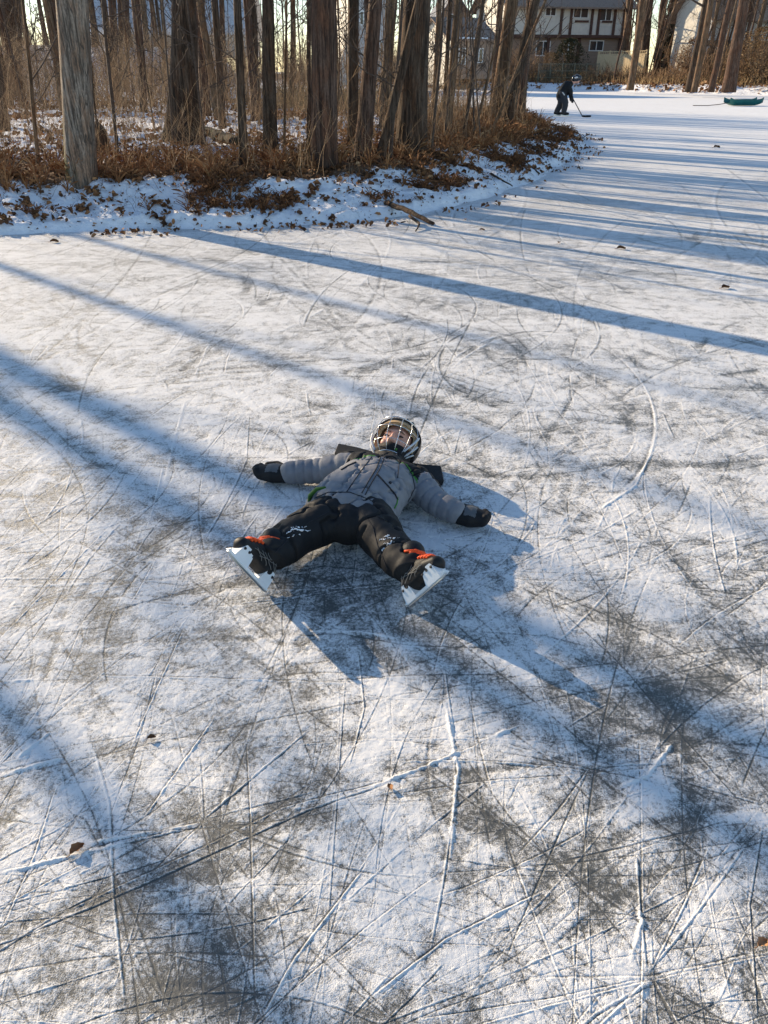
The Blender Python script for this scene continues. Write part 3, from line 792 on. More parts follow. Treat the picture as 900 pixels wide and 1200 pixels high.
# ------------------------------------------------------------------ ground cover
def tint_mat(name, stops, rough=0.85, trans=0.0, var=12):
    t = NT(name)
    a = t.attr('tint'); n = t.noise(var, 3)
    x = t.math('ADD', a, t.math('MULTIPLY', t.math('SUBTRACT', n, 0.5), 0.35))
    t.set(t.ramp(x, stops), rough, spec=0.2)
    return t.m
M['leaf'] = tint_mat('dead_leaf', [(0.0, (0.045, 0.025, 0.015)), (0.35, (0.17, 0.080, 0.036)), (0.7, (0.36, 0.175, 0.075)), (1.0, (0.52, 0.33, 0.18))])
M['fern'] = tint_mat('dead_fern', [(0.0, (0.07, 0.034, 0.018)), (0.4, (0.20, 0.09, 0.038)), (0.75, (0.36, 0.18, 0.075)), (1.0, (0.50, 0.32, 0.16))])
M['brush'] = tint_mat('brush_stem', [(0.0, (0.055, 0.036, 0.025)), (0.4, (0.17, 0.105, 0.062)), (0.75, (0.32, 0.21, 0.12)), (1.0, (0.46, 0.34, 0.21))])
M['straw'] = tint_mat('dry_grass', [(0.0, (0.16, 0.105, 0.055)), (0.5, (0.34, 0.235, 0.12)), (1.0, (0.50, 0.37, 0.20))])

def near_z(x, y): return near_h(x, y)[0]

def leaf_cards(mb, x, y, z, size, tint, rng, lift=0.02):
    """curled, folded leaves: two quads meeting along the midrib"""
    N = len(x)
    th = rng.uniform(0, 2 * PI, N); tilt = rng.normal(0, 0.5, N); roll = rng.normal(0, 0.6, N)
    ux = np.stack([np.cos(th) * np.cos(tilt), np.sin(th) * np.cos(tilt), np.sin(tilt)], 1)
    sx = np.stack([-np.sin(th) * np.cos(roll), np.cos(th) * np.cos(roll), np.sin(roll)], 1)
    nz = np.cross(ux, sx)
    fold = rng.uniform(0.1, 0.6, N)[:, None]
    c = np.stack([x, y, z + lift * rng.random(N) + 0.004], 1)
    s = size[:, None]
    a = c - ux * s * 0.5; b = c + ux * s * 0.5 + nz * s * 0.15
    l0 = c - ux * s * 0.28 + sx * s * 0.30 + nz * s * fold; l1 = c + ux * s * 0.22 + sx * s * 0.34 + nz * s * fold * 0.8
    r0 = c - ux * s * 0.28 - sx * s * 0.30 + nz * s * fold; r1 = c + ux * s * 0.22 - sx * s * 0.34 + nz * s * fold * 0.7
    v = np.stack([a, b, l0, l1, r0, r1], 1).reshape(-1, 3)
    k = np.arange(N)[:, None] * 6
    q = np.concatenate([k + np.array([[0, 1, 3, 2]]), k + np.array([[0, 4, 5, 1]])], 0)
    mb.add(v, q, None, 0, np.repeat(tint, 6))

def build_cover():
    rng = np.random.default_rng(9)
    # leaf litter, thick on the crest, in loose dark clumps on the snowy slope
    def sample(n, xr, yr, dr, keep, power=1.0):
        X = []; got = 0
        while got < n:
            x = rng.uniform(*xr, 60000); y = yr[0] + (yr[1] - yr[0]) * rng.random(60000) ** power
            d = poly_sd(x, y, NEAR)
            k = (d > dr[0]) & (d < dr[1]) & (np.abs(x) < 0.60 * (0.87 * y + 0.8))
            x, y, d = x[k], y[k], d[k]
            k = rng.random(len(x)) < keep(x, y, d)
            X.append(np.stack([x[k], y[k], d[k]])); got += k.sum()
            if k.sum() == 0: break
        X = np.concatenate(X, 1)[:, :n]
        return X
    mb = MB()
    X = sample(12000, (-9, 6), (9, 26), (0.6, 4.5), lambda x, y, d: sstep(1.0, 1.7, d) * (0.15 + sstep(0.35, 0.62, fbm(x * 1.7, y * 1.7, 3, 700))))
    leaf_cards(mb, X[0], X[1], near_z(X[0], X[1]), rng.uniform(0.02, 0.075, X.shape[1]), rng.beta(1.3, 1.5, X.shape[1]), rng, 0.03)
    X = sample(5600, (-8, 6), (8.6, 25), (0.05, 1.8), lambda x, y, d: (0.05 + sstep(0.60, 0.70, fbm(x * 4.5, y * 4.5, 4, 710))) * (0.3 + 0.7 * sstep(0.1, 0.9, d)))
    leaf_cards(mb, X[0], X[1], near_z(X[0], X[1]), rng.uniform(0.03, 0.10, X.shape[1]), rng.beta(1.6, 3.2, X.shape[1]), rng, 0.03)
    X = sample(470, (-8, 6), (8.3, 25), (-0.5, 0.3), lambda x, y, d: sstep(0.5, 0.7, fbm(x * 2, y * 2, 3, 720)))
    leaf_cards(mb, X[0], X[1], np.maximum(0.004, near_z(X[0], X[1])), rng.uniform(0.03, 0.08, X.shape[1]), rng.beta(1.6, 3, X.shape[1]), rng, 0.02)
    X = sample(5000, (-16, 4), (13, 40), (3.5, 40), lambda x, y, d: 0.1 + sstep(0.5, 0.65, fbm(x * 0.8, y * 0.8, 3, 730)))
    leaf_cards(mb, X[0], X[1], near_z(X[0], X[1]), rng.uniform(0.06, 0.14, X.shape[1]), rng.beta(2, 2.4, X.shape[1]), rng, 0.08)
    X = sample(2600, (-8, 6), (8.6, 25), (0.0, 1.8), lambda x, y, d: 1.0 + 0 * x)
    leaf_cards(mb, X[0], X[1], near_z(X[0], X[1]), rng.uniform(0.012, 0.035, X.shape[1]), rng.beta(1.5, 3.5, X.shape[1]), rng, 0.01)
    tag(mb.obj('leaf_litter', M['leaf'], smooth=False), 'rusty brown fallen leaves lying thick along the crest of the bank', 'leaves', kind='stuff')

    # dead ferns and flattened plants
    mb = MB()
    def tufts(X, hgt, n_f, wid, tint_m, spread):
        N = X.shape[1]
        bx = np.repeat(X[0], n_f); by = np.repeat(X[1], n_f); bz = near_z(bx, by) - 0.01
        hh = np.repeat(rng.uniform(*hgt, N), n_f) * rng.uniform(0.6, 1.2, N * n_f)
        az = rng.uniform(0, 2 * PI, N * n_f); out = rng.uniform(0.2, 1.0, N * n_f) * spread
        t = np.linspace(0, 1, 5)[None, :]
        r = hh[:, None] * out[:, None] * t ** 1.3
        z = bz[:, None] + hh[:, None] * (1.15 * t - (0.08 + 0.40 * out[:, None]) * t ** 2.4)
        cx = bx[:, None] + np.cos(az)[:, None] * r + rng.normal(0, 0.012, (N * n_f, 5)) * t; cy = by[:, None] + np.sin(az)[:, None] * r + rng.normal(0, 0.012, (N * n_f, 5)) * t
        w = wid * rng.uniform(0.5, 1.2, N * n_f)[:, None] * np.array([0.35, 0.9, 1.0, 0.75, 0.1])[None, :] * np.where(np.arange(5)[None, :] % 2, 1.15, 0.8)
        sx = -np.sin(az)[:, None] * w; sy = np.cos(az)[:, None] * w
        j = rng.normal(0, 0.006, (N * n_f, 5))
        L = np.stack([cx + sx, cy + sy, z + j], -1); Rr = np.stack([cx - sx, cy - sy, z - j], -1)
        v = np.stack([L, Rr], 2).reshape(-1, 3)
        k = np.arange(N * n_f)[:, None, None] * 10; i = np.arange(4)[None, :, None] * 2
        q = (k + i + np.array([0, 1, 3, 2])[None, None, :]).reshape(-1, 4)
        tt = np.repeat(np.clip(rng.normal(tint_m, 0.2, N * n_f), 0, 1), 10)
        mb.add(v, q, None, 0, tt)
    X = sample(470, (-8, 6), (9.5, 25), (1.0, 3.2), lambda x, y, d: sstep(1.0, 1.5, d) * sstep(0.40, 0.62, fbm(x * 1.1, y * 1.1, 3, 740)))
    tufts(X, (0.10, 0.36), 16, 0.0055, 0.55, 1.0)
    X = sample(420, (-8, 5), (9, 23), (0.35, 1.5), lambda x, y, d: sstep(0.60, 0.74, fbm(x * 1.5, y * 1.5, 3, 750)))
    tufts(X, (0.06, 0.22), 14, 0.005, 0.25, 1.3)
    X = sample(360, (1, 6), (13, 25), (0.9, 3.5), lambda x, y, d: 1.0 + 0 * x)
    tufts(X, (0.10, 0.34), 16, 0.007, 0.55, 1.1)
    tag(mb.obj('dead_ferns', M['fern'], smooth=False), 'withered rust coloured ferns along the crest of the wooded bank', 'ferns', kind='stuff')

    # brush: a thicket of bare stems
    mb = MB()
    def brush(X, hgt, r, tm, lean=0.18, subs=3):
        N = X.shape[1]
        z0 = near_z(X[0], X[1]) - 0.03
        h = rng.uniform(*hgt, N)
        K = 6; t = np.linspace(0, 1, K)[None, :]
        d = rng.normal(0, lean, (N, 2)); b = rng.normal(0, lean, (N, 2))
        px = X[0][:, None] + h[:, None] * (d[:, :1] * t + b[:, :1] * t ** 2) + rng.normal(0, 0.012, (N, K)); py = X[1][:, None] + h[:, None] * (d[:, 1:] * t + b[:, 1:] * t ** 2) + rng.normal(0, 0.012, (N, K))
        pz = z0[:, None] + h[:, None] * t * (1 - 0.25 * np.abs(b[:, :1]) * t)
        Pm = np.stack([px, py, pz], -1)
        tint = np.clip(rng.normal(tm, 0.2, N), 0, 1)
        mb.twigs(Pm, np.full(N, r) * rng.uniform(0.6, 1.3, N), np.full(N, r * 0.3), tint)
        for _ in range(subs):
            tt = rng.uniform(0.25, 0.95, N); i0 = np.minimum((tt * (K - 1)).astype(int), K - 2); f = tt * (K - 1) - i0
            ar = np.arange(N)
            q = Pm[ar, i0] * (1 - f)[:, None] + Pm[ar, i0 + 1] * f[:, None]
            dirv = rng.normal(0, 0.6, (N, 3)); dirv[:, 2] = np.abs(dirv[:, 2]) + 0.25
            L = h * rng.uniform(0.15, 0.4, N)
            s = np.linspace(0, 1, 4)[None, :, None]
            c = q[:, None, :] + dirv[:, None, :] * L[:, None, None] * s + rng.normal(0, 0.03, (N, 4, 3)) * s * L[:, None, None] * 3
            mb.twigs(c, np.full(N, r * 0.55), np.full(N, r * 0.2), np.clip(tint + 0.08, 0, 1))
    brush(sample(900, (-8, 5), (10.2, 16), (1.3, 6), lambda x, y, d: 0.3 + sstep(0.4, 0.7, fbm(x, y, 3, 760))), (0.25, 1.0), 0.0035, 0.6, 0.25, 3)
    brush(sample(700, (-12, 4), (14, 24), (2.0, 30), lambda x, y, d: 0.2 + sstep(0.45, 0.7, fbm(x * 0.6, y * 0.6, 3, 770))), (0.4, 1.5), 0.005, 0.6, 0.3, 4)
    brush(sample(2700, (-20, 2.5), (25, 42), (1.2, 60), lambda x, y, d: (0.25 + sstep(0.35, 0.6, fbm(x * 0.35, y * 0.35, 3, 780))) * sstep(24, 29, y - 0.15 * x)), (1.0, 2.5), 0.008, 0.62, 0.28, 6)
    brush(sample(420, (0.5, 3.6), (14, 25), (1.2, 6), lambda x, y, d: 1.0 + 0 * x), (0.3, 1.3), 0.005, 0.6)
    brush(sample(260, (-8, 5.5), (8.8, 22), (0.15, 1.4), lambda x, y, d: 0.3 + sstep(0.45, 0.6, fbm(x * 2, y * 2, 3, 765))), (0.06, 0.35), 0.003, 0.15, 0.5, 2)
    tag(mb.obj('undergrowth', M['brush']), 'tangle of bare brown stems filling the woods behind the trunks', 'undergrowth', kind='stuff')

    # straw coloured grass on the back of the point and along the far shore
    mb = MB()
    def grass(x, y, z, hgt, r, tm):
        N = len(x); h = rng.uniform(*hgt, N); d = rng.normal(0, 0.22, (N, 2)); t = np.linspace(0, 1, 4)[None, :]
        c = np.stack([x[:, None] + h[:, None] * d[:, :1] * t ** 1.5, y[:, None] + h[:, None] * d[:, 1:] * t ** 1.5, z[:, None] - 0.02 + h[:, None] * t * (1 - 0.2 * t)], -1)
        mb.twigs(c, np.full(N, r), np.full(N, r * 0.25), np.clip(rng.normal(tm, 0.25, N), 0, 1))
    X = sample(3000, (-4, 3.2), (23, 35), (0.1, 7), lambda x, y, d: sstep(0.4, 0.6, fbm(x * 0.6, y * 0.6, 3, 790)))
    grass(X[0], X[1], near_z(X[0], X[1]), (0.3, 1.0), 0.008, 0.45)
    x = rng.uniform(-10, 50, 90000); y = rng.uniform(44, 96, 90000); d = poly_sd(x, y, FARP)
    k = (d > 1.6) & (d < 7) & (np.abs(x) < 0.6 * 0.87 * y) & (rng.random(90000) < 0.25 + 0.75 * sstep(0.42, 0.6, fbm(x * 0.3, y * 0.3, 3, 800)))
    x, y = x[k][:8000], y[k][:8000]
    grass(x, y, far_h(x, y)[0], (0.25, 0.9), 0.022, 0.3)
    tag(mb.obj('dry_grass', M['straw']), 'straw coloured dead grass behind the wooded point and along the far shore', 'grass', kind='stuff')

    # leaves and bare scrub of the far shore
    mb = MB()
    x = rng.uniform(-10, 50, 60000); y = rng.uniform(44, 96, 60000); d = poly_sd(x, y, FARP)
    k = (d > 0.2) & (d < 12) & (np.abs(x) < 0.6 * 0.87 * y) & (rng.random(60000) < 0.2 + sstep(0.45, 0.62, fbm(x * 0.7, y * 0.7, 3, 810)))
    x, y = x[k][:9000], y[k][:9000]
    leaf_cards(mb, x, y, far_h(x, y)[0], rng.uniform(0.12, 0.35, len(x)), rng.beta(2, 2, len(x)), rng, 0.1)
    tag(mb.obj('shore_leaves', M['leaf'], smooth=False), 'brown leaves scattered over the snow of the far shore', 'leaves', kind='stuff')
    mb = MB()
    x = rng.uniform(-10, 50, 90000); y = rng.uniform(44, 98, 90000); d = poly_sd(x, y, FARP)
    k = (d > 2.5) & (d < 14) & (np.abs(x) < 0.6 * 0.87 * y) & (rng.random(90000) < 0.12 + sstep(0.42, 0.65, fbm(x * 0.25, y * 0.25, 3, 820)))
    x, y = x[k][:3600], y[k][:3600]
    h0_ = np.where((x > 15) & (x < 23.5), 0.45, 1.0); N = len(x); h = rng.uniform(0.8, 2.6, N) * h0_; t = np.linspace(0, 1, 5)[None, :]; dd = rng.normal(0, 0.25, (N, 2)); z = far_h(x, y)[0]
    c = np.stack([x[:, None] + h[:, None] * dd[:, :1] * t, y[:, None] + h[:, None] * dd[:, 1:] * t, z[:, None] - 0.05 + h[:, None] * t], -1) + rng.normal(0, 0.05, (N, 5, 3))
    mb.twigs(c, np.full(N, 0.022), np.full(N, 0.008), np.clip(rng.normal(0.45, 0.2, N), 0, 1))
    for _ in range(4):
        i0 = rng.integers(1, 4, N); q = c[np.arange(N), i0]
        dv = rng.normal(0, 0.5, (N, 3)); dv[:, 2] += 0.4
        s = np.linspace(0, 1, 4)[None, :, None]
        mb.twigs(q[:, None, :] + dv[:, None, :] * (h * 0.5)[:, None, None] * s, np.full(N, 0.014), np.full(N, 0.006), 0.5)
    tag(mb.obj('shore_scrub', M['brush']), 'bare scrub growing along the far shore in front of the houses', 'scrub', kind='stuff')
build_cover()
# ------------------------------------------------------------------ fallen wood on the bank
def rod(name, label, cat, pts, rads, mat, n=10, bumpy=0.12, seed=1, group=None):
    rng = np.random.default_rng(seed)
    pts = np.array([tuple(p) for p in pts]); K = max(12, len(pts) * 4)
    t = np.linspace(0, 1, K); tp = np.linspace(0, 1, len(pts))
    sp = np.stack([np.interp(t, tp, pts[:, a]) for a in range(3)], 1)
    rd = np.interp(t, np.linspace(0, 1, len(rads)), rads)
    sp[1:-1] += rng.normal(0, rd.mean() * 0.12, (K - 2, 3))
    wob = 1 + bumpy * rng.normal(0, 0.6, (K, n))
    mb = MB(); mb.tube(sp, rd, n, wob=wob)
    return tag(mb.obj(name, mat), label, cat, group)

moss = bark('mossy_bark', (0.018, 0.014, 0.010), (0.055, 0.045, 0.03), moss=((0.05, 0.056, 0.016), 0.0, 0.52))
a, b = on_land(228, 156), on_land(283, 174)
rod('fallen_log', 'mossy fallen log lying behind the stout flared tree', 'log', [a + Vector((0, 0, .08)), (a + b) / 2 + Vector((0, 0, .07)), b + Vector((0, 0, .04))], [.11, .11, .09], moss, 14, seed=3)
a, b = on_land(452, 246), P(508, 262, 0.03)
br = rod('fallen_branch', 'dark fallen branch reaching from the bank onto the ice', 'branch', [a + Vector((0, 0.1, .07)), a * 0.5 + b * 0.5 + Vector((0, 0, .06)), b], [.034, .030, .02], D_, 10, seed=4)
rod('side_branch', None, None, [P(480, 253, .07), P(492, 262, .05), P(487, 271, .01)], [.02, .014, .006], D_, 7, seed=5).parent = br
a = on_land(364, 190); b = V(363, 66, a.y)
rod('broken_stub', 'tall splintered dead stub against the left side of the big purple brown trunk', 'stump', [a - Vector((.03, 0, .05)), a * 0.45 + b * 0.55, b], [.055, .04, .008], B_, 10, seed=6)
a = on_land(326, 178) + Vector((0, -.12, 0)); b = V(312, 128, a.y + .1)
splint = plain('split_wood', (0.42, 0.24, 0.11), 0.8, 0.3, 30, stretch=(1, 1, .15))
rod('split_wood_strip', 'pale orange strip of split wood leaning on the medium dark tree', 'wood strip', [a, a * .5 + b * .5, b], [.026, .022, .005], splint, 6, seed=7)
a = on_land(119, 178)
st = tree('tree_stump', 'low dark rotten stump just behind the pale grey trunk', a, (0.02, 0), .13, .12, .3, .42, D_, 90, flare=.5, limbs=(0, 0, 0), low_twigs=0, cat='stump')
for i, (p0, p1, r) in enumerate([((640, 192), (622, 172), .018), ((652, 182), (664, 160), .014), ((672, 172), (688, 160), .014), ((575, 205), (600, 222), .018), ((632, 205), (612, 190), .014)]):
    a, b = on_land(*p0), on_land(*p1)
    rod('fallen_branch', ['stick lying up the snowy slope left of the tip of the point', 'short stick sticking out of the bank near the tip', 'twiggy stick poking over the ice at the very tip of the point', 'stick lying down the snowy slope below the twin trunk', 'stick among the leaves on the slope below the twin trunk'][i],
        'branch', [a + Vector((0, 0, .02)), b + Vector((0, 0, .05))], [r, r * .5], D_, 6, seed=20 + i)

# ------------------------------------------------------------------ houses across the pond
M['stucco'] = plain('cream_stucco', (0.70, 0.655, 0.57), 0.9, 0.08, 3, bump=0)
M['siding_white'] = plain('white_siding', (0.66, 0.63, 0.56), 0.8, 0.08, 3, bump=0)
M['siding_grey'] = plain('grey_siding', (0.52, 0.50, 0.48), 0.8, 0.10, 4, bump=0, stretch=(.1, .1, 8))
M['siding_brown'] = plain('brown_siding', (0.30, 0.22, 0.165), 0.85, 0.2, 4, bump=0, stretch=(.1, .1, 8))
M['timber'] = plain('dark_timber', (0.10, 0.052, 0.038), 0.8, 0.25, 5)
M['roof_brown'] = plain('brown_shingles', (0.26, 0.19, 0.145), 0.9, 0.3, 6, stretch=(1, 1, 4))
M['roof_grey'] = plain('grey_shingles', (0.20, 0.21, 0.235), 0.9, 0.25, 5, stretch=(.4, 4, 4))
M['snow'] = plain('settled_snow', (0.84, 0.85, 0.87), 0.85, 0.04, 6, bump=0.3)
M['glass'] = plain('window_glass', (0.035, 0.04, 0.045), 0.12, 0.3, 1.0, bump=0, spec=0.6)
M['frame_white'] = plain('white_frame', (0.75, 0.74, 0.70), 0.5, 0.04, 5, bump=0)
M['fence_wood'] = plain('fence_boards', (0.64, 0.50, 0.30), 0.85, 0.15, 6, bump=0, stretch=(6, 6, .4))  # board tone raised to stand in for missing sunlight
M['wire'] = plain('fence_wire', (0.20, 0.21, 0.16), 0.5, 0.2, 5, metal=0.3, bump=0)

def px_of(p):
    q = Vector(p) - Vector((0, 0, EYE))
    d = q.y * math.cos(PITCH) - q.z * math.sin(PITCH)
    return 450 + FPX * q.x / d

def zat(px, py, Y): return V(px, py, Y).z

class House:
    def __init__(s, name, label, px_left, px_right, Y, rot, depth, z0, z1, wall, side=None, roof=None, ridge=1.8, over=0.5, gable_front=False, lower=None, zmid=None):
        p = V(px_left, 90, Y)
        s.rot = rot
        s.root = thing(name, label, 'house', (p.x, Y, z0), rot)
        W = 1.0
        dirv = Vector((math.cos(rot), math.sin(rot), 0))
        while px_of(Vector((p.x, Y, 1)) + dirv * W) < px_right and W < 40: W += 0.05
        s.W, s.D, s.H, s.z0 = W, depth, z1 - z0, z0
        mb = MB()
        H = s.H
        if lower is None:
            mb.box((0, 0, 0), (W, depth, H), 0)
        else:
            h = zmid - z0
            mb.box((0, 0.25, -.6), (W, depth, h), 2); mb.box((0, 0, h), (W, depth, H), 0)
        if side: mb.box((-0.03, 0.02 if lower is None else .27, -.5), (-0.004, depth, H - .004), 1)
        if gable_front:
            mb.add([(0, 0, H), (W, 0, H), (W / 2, 0, H + ridge), (0, depth, H), (W, depth, H), (W / 2, depth, H + ridge)], None, [(0, 1, 2), (3, 5, 4)], 0)
        else:
            mb.add([(0, 0, H), (0, depth, H), (0, depth / 2, H + ridge), (W, 0, H), (W, depth, H), (W, depth / 2, H + ridge)], None, [(0, 2, 1), (3, 4, 5)], 1 if side else 0)
        mb.obj('wall', [wall, side or wall, lower or wall], s.root, smooth=False)
        rb = MB(); o = over
        def slab(a, b, c, d, th=.14):
            v = [a, b, c, d] + [(q[0], q[1], q[2] + th) for q in (a, b, c, d)]
            rb.add(v, [(0, 3, 2, 1), (4, 5, 6, 7), (0, 1, 5, 4), (1, 2, 6, 5), (2, 3, 7, 6), (3, 0, 4, 7)])
        if gable_front:
            k = ridge / (W / 2)
            slab((-o, -o, H - o * k + .03), (W / 2 - .004, -o, H + ridge + .03), (W / 2 - .004, depth + o, H + ridge + .03), (-o, depth + o, H - o * k + .03))
            slab((W / 2 + .004, -o, H + ridge + .03), (W + o, -o, H - o * k + .03), (W + o, depth + o, H - o * k + .03), (W / 2 + .004, depth + o, H + ridge + .03))
        else:
            k = ridge / (depth / 2)
            slab((-o, -o, H - o * k + .03), (W + o, -o, H - o * k + .03), (W + o, depth / 2 - .004, H + ridge + .03), (-o, depth / 2 - .004, H + ridge + .03))
            slab((-o, depth / 2 + .004, H + ridge + .03), (W + o, depth / 2 + .004, H + ridge + .03), (W + o, depth + o, H - o * k + .03), (-o, depth + o, H - o * k + .03))
        s.roof = rb.obj('roof', roof or M['roof_brown'], s.root, smooth=False)
        s.k = k
    def x_at(s, px):
        d = Vector((math.cos(s.rot), math.sin(s.rot), 0)); p = s.root.location
        w = 0.0
        while px_of(p + d * w + Vector((0, 0, 2))) < px and w < s.W: w += 0.03
        return w
    def window(s, px0, px1, za, zb, panes=2, y=0.0, frame=None, trim=None):
        x0, x1 = s.x_at(px0), s.x_at(px1); a, b = za - s.z0, zb - s.z0
        mb = MB(); f = .09
        mb.box((x0, y - .07, a), (x1, y - .005, a + f)); mb.box((x0, y - .07, b - f), (x1, y - .005, b))
        mb.box((x0, y - .07, a + f), (x0 + f, y - .005, b - f)); mb.box((x1 - f, y - .07, a + f), (x1, y - .005, b - f))
        for k in range(1, panes):
            xm = x0 + (x1 - x0) * k / panes; mb.box((xm - .04, y - .065, a + f), (xm + .04, y - .006, b - f))
        w = mb.obj('window', frame or M['frame_white'], s.root, smooth=False)
        g = MB(); g.box((x0 + f, y - .03, a + f), (x1 - f, y - .01, b - f)); g.obj('pane', M['glass'], w, smooth=False)
    def beam(s, rects, name='timber'):
        for (x0, x1, a, b, y0) in rects:
            mb = MB(); mb.box((x0, y0, a - s.z0), (x1, y0 + .10, b - s.z0)); mb.obj(name, M['timber'], s.root, smooth=False)

zA = lambda py: zat(660, py, 88)
hA = House('house', 'two storey cream house with dark half timbering behind the wooden fence', 592, 727, 86, R(13), 9.5, 0.7, zA(6), M['stucco'], M['siding_white'], M['roof_brown'], 2.6, .7, lower=M['siding_brown'], zmid=zA(42))
for (a, b, t0, t1, n) in [(634, 647, 20, 9, 2), (666, 684, 22, 8, 2), (697, 711, 25, 9, 2)]: hA.window(a, b, zA(t0), zA(t1), n)
for (a, b, t0, t1, n) in [(628, 645, 66, 48, 2), (660, 672, 64, 48, 2), (690, 707, 60, 47, 2)]: hA.window(a, b, zA(t0), zA(t1), n, y=.25)
W = hA.W; bw = .26
rc = [(-.05, W + .05, zA(44.5), zA(41), -.13), (-.05, W + .05, zA(7.8), zA(5.5), -.11)]
for px in (652, 663, 687, 695, 713, 724): x = hA.x_at(px); rc.append((x, x + bw, zA(40.8), zA(8), -.09))
for (a, b) in ((666, 686), (697, 713)):
    rc.append((hA.x_at(a) + .3, hA.x_at(b) - .1, zA(26.5), zA(24), -.085))
for px in (610, 640, 676, 724): x = hA.x_at(px); rc.append((x, x + bw * 1.2, .7, zA(44.8), .13))
hA.beam(rc)

zB = lambda py: zat(850, py, 74)
hB = House('house', 'pale grey sided house with a sunlit white gable at the right edge', 823, 960, 72, R(22), 4.2, 0.9, zB(14), M['siding_grey'], M['siding_white'], M['roof_brown'], 2.6, .6, lower=M['siding_brown'], zmid=zB(48))
for (a, b, t0, t1) in [(829, 842, 27, 15), (868, 884, 28, 16)]: hB.window(a, b, zB(t0), zB(t1), 2)
for (a, b, t0, t1) in [(830, 850, 84, 55), (868, 880, 78, 56)]: hB.window(a, b, zB(t0), zB(t1), 2, y=.25)

zC = lambda py: zat(545, py, 76)
hC = House('house', 'low dark brown house with a sunlit cream end wall behind the slender tan tree', 527, 577, 76, R(18), 8, 0.8, zC(46), M['siding_brown'], M['siding_white'], M['roof_brown'], 1.6, .4)
hC.window(537, 546, zC(76), zC(56), 2); hC.window(556, 566, zC(74), zC(56), 2)
sb = MB(); sb.box((.5, -.35, hC.H - .13 + .03), (hC.W * .8, .15, hC.H + .16)); sb.obj('roof_snow', M['snow'], hC.root)
zD = lambda py: zat(530, py, 96)
hD = House('house', 'tall brown gabled house seen above the low dark house', 509, 551, 96, R(6), 9, 0.9, zD(26), M['siding_brown'], None, M['roof_grey'], 2.6, .5, gable_front=True)
hD.window(525, 537, zD(32), zD(16), 2)
zE = lambda py: zat(430, py, 68)
hE = House('house', 'plain grey house glimpsed between the middle trunks', 410, 458, 68, R(12), 8, 0.9, zE(-14), M['siding_grey'], M['siding_white'], M['roof_grey'], 2.2, .5)
hE.window(421, 431, zE(30), zE(12), 2); hE.window(441, 449, zE(66), zE(48), 2)
zF = lambda py: zat(190, py, 66)
hF = House('house', 'low house with a wide grey blue roof above the brush on the left', 96, 292, 66, R(4), 14, 2.4, zF(36), plain('pale_siding', (0.66, 0.58, 0.50), .8, .08, 3, bump=0), None, plain('frosted_roof', (0.55, 0.54, 0.53), 0.9, 0.2, 2.5, stretch=(.5, 4, 4)), 3.8, .5)
sb = MB(); sb.box((.2, -.62, hF.H - .24), (hF.W * .34, -.1, hF.H + .13)); sb.obj('roof_snow', M['snow'], hF.root); sb = MB(); sb.box((hF.W * .55, -.62, hF.H - .24), (hF.W * .78, -.1, hF.H + .13)); sb.obj('roof_snow', M['snow'], hF.root)
hF.window(120, 135, zF(52), zF(40), 2); hF.window(200, 215, zF(52), zF(40), 2)

# wooden board fence, boards lightened in place of sunlight the house blocks
a = V(697, 92, 80.5); b = V(752, 92, 75.5)
fd = Vector((b.x - a.x, b.y - a.y, 0)); FL = fd.length; frot = math.atan2(fd.y, fd.x)
fz = hz(a.x, a.y, far_h) + .1; ftop = zat(712, 60, 79) - fz
fr = thing('board_fence', 'pale tan wooden board fence with a lattice top in front of the timbered house', 'fence', (a.x, a.y, fz), frot)
rng = np.random.default_rng(4)
mb = MB(); nb = int(FL / .16)
for k in range(nb):
    x = k * FL / nb; mb.box((x + .006, rng.uniform(-.004, .004), -.3), (x + FL / nb - .006, .025, ftop * .84 + rng.normal(0, .008)), 0)
mb.obj('board_panel', M['fence_wood'], fr, smooth=False)
mb = MB()
mb.box((0, .03, ftop * .85), (FL, .08, ftop * .88)); mb.box((0, .03, ftop * .975), (FL, .08, ftop)); mb.box((0, .03, ftop * .1), (FL, .08, ftop * .15))
for k in range(int(FL / .22)): mb.box((k * .22, .045, ftop * .88), (k * .22 + .05, .065, ftop * .975))
mb.obj('lattice', M['fence_wood'], fr, smooth=False)
for k in range(5):
    x = k * FL / 4; mb = MB(); mb.box((x - .06, .085, -.4), (x + .06, .2, ftop * 1.03)); mb.obj('post', M['fence_wood'], fr, smooth=False)
# wire fence along the yards
a = V(630, 94, 77); b = V(700, 94, 77)
wf = thing('wire_fence', 'thin green wire fence with posts behind the skater', 'fence', (a.x, a.y, hz(a.x, a.y, far_h)))
L = b.x - a.x
for k in range(6):
    mb = MB(); mb.tube([(k * L / 5, 0, -.2), (k * L / 5, 0, 1.5)], .03, 6); mb.obj('post', M['wire'], wf)
mb = MB()
for z in (0.4, .9, 1.42): mb.tube([(0, -.02, z), (L, -.02, z)], .022, 5)
for k in range(90): x = k * L / 90; mb.tube([(x, -.015, .1), (x, -.015, 1.42)], .008, 3, caps=False)
mb.obj('mesh_panel', M['wire'], wf)

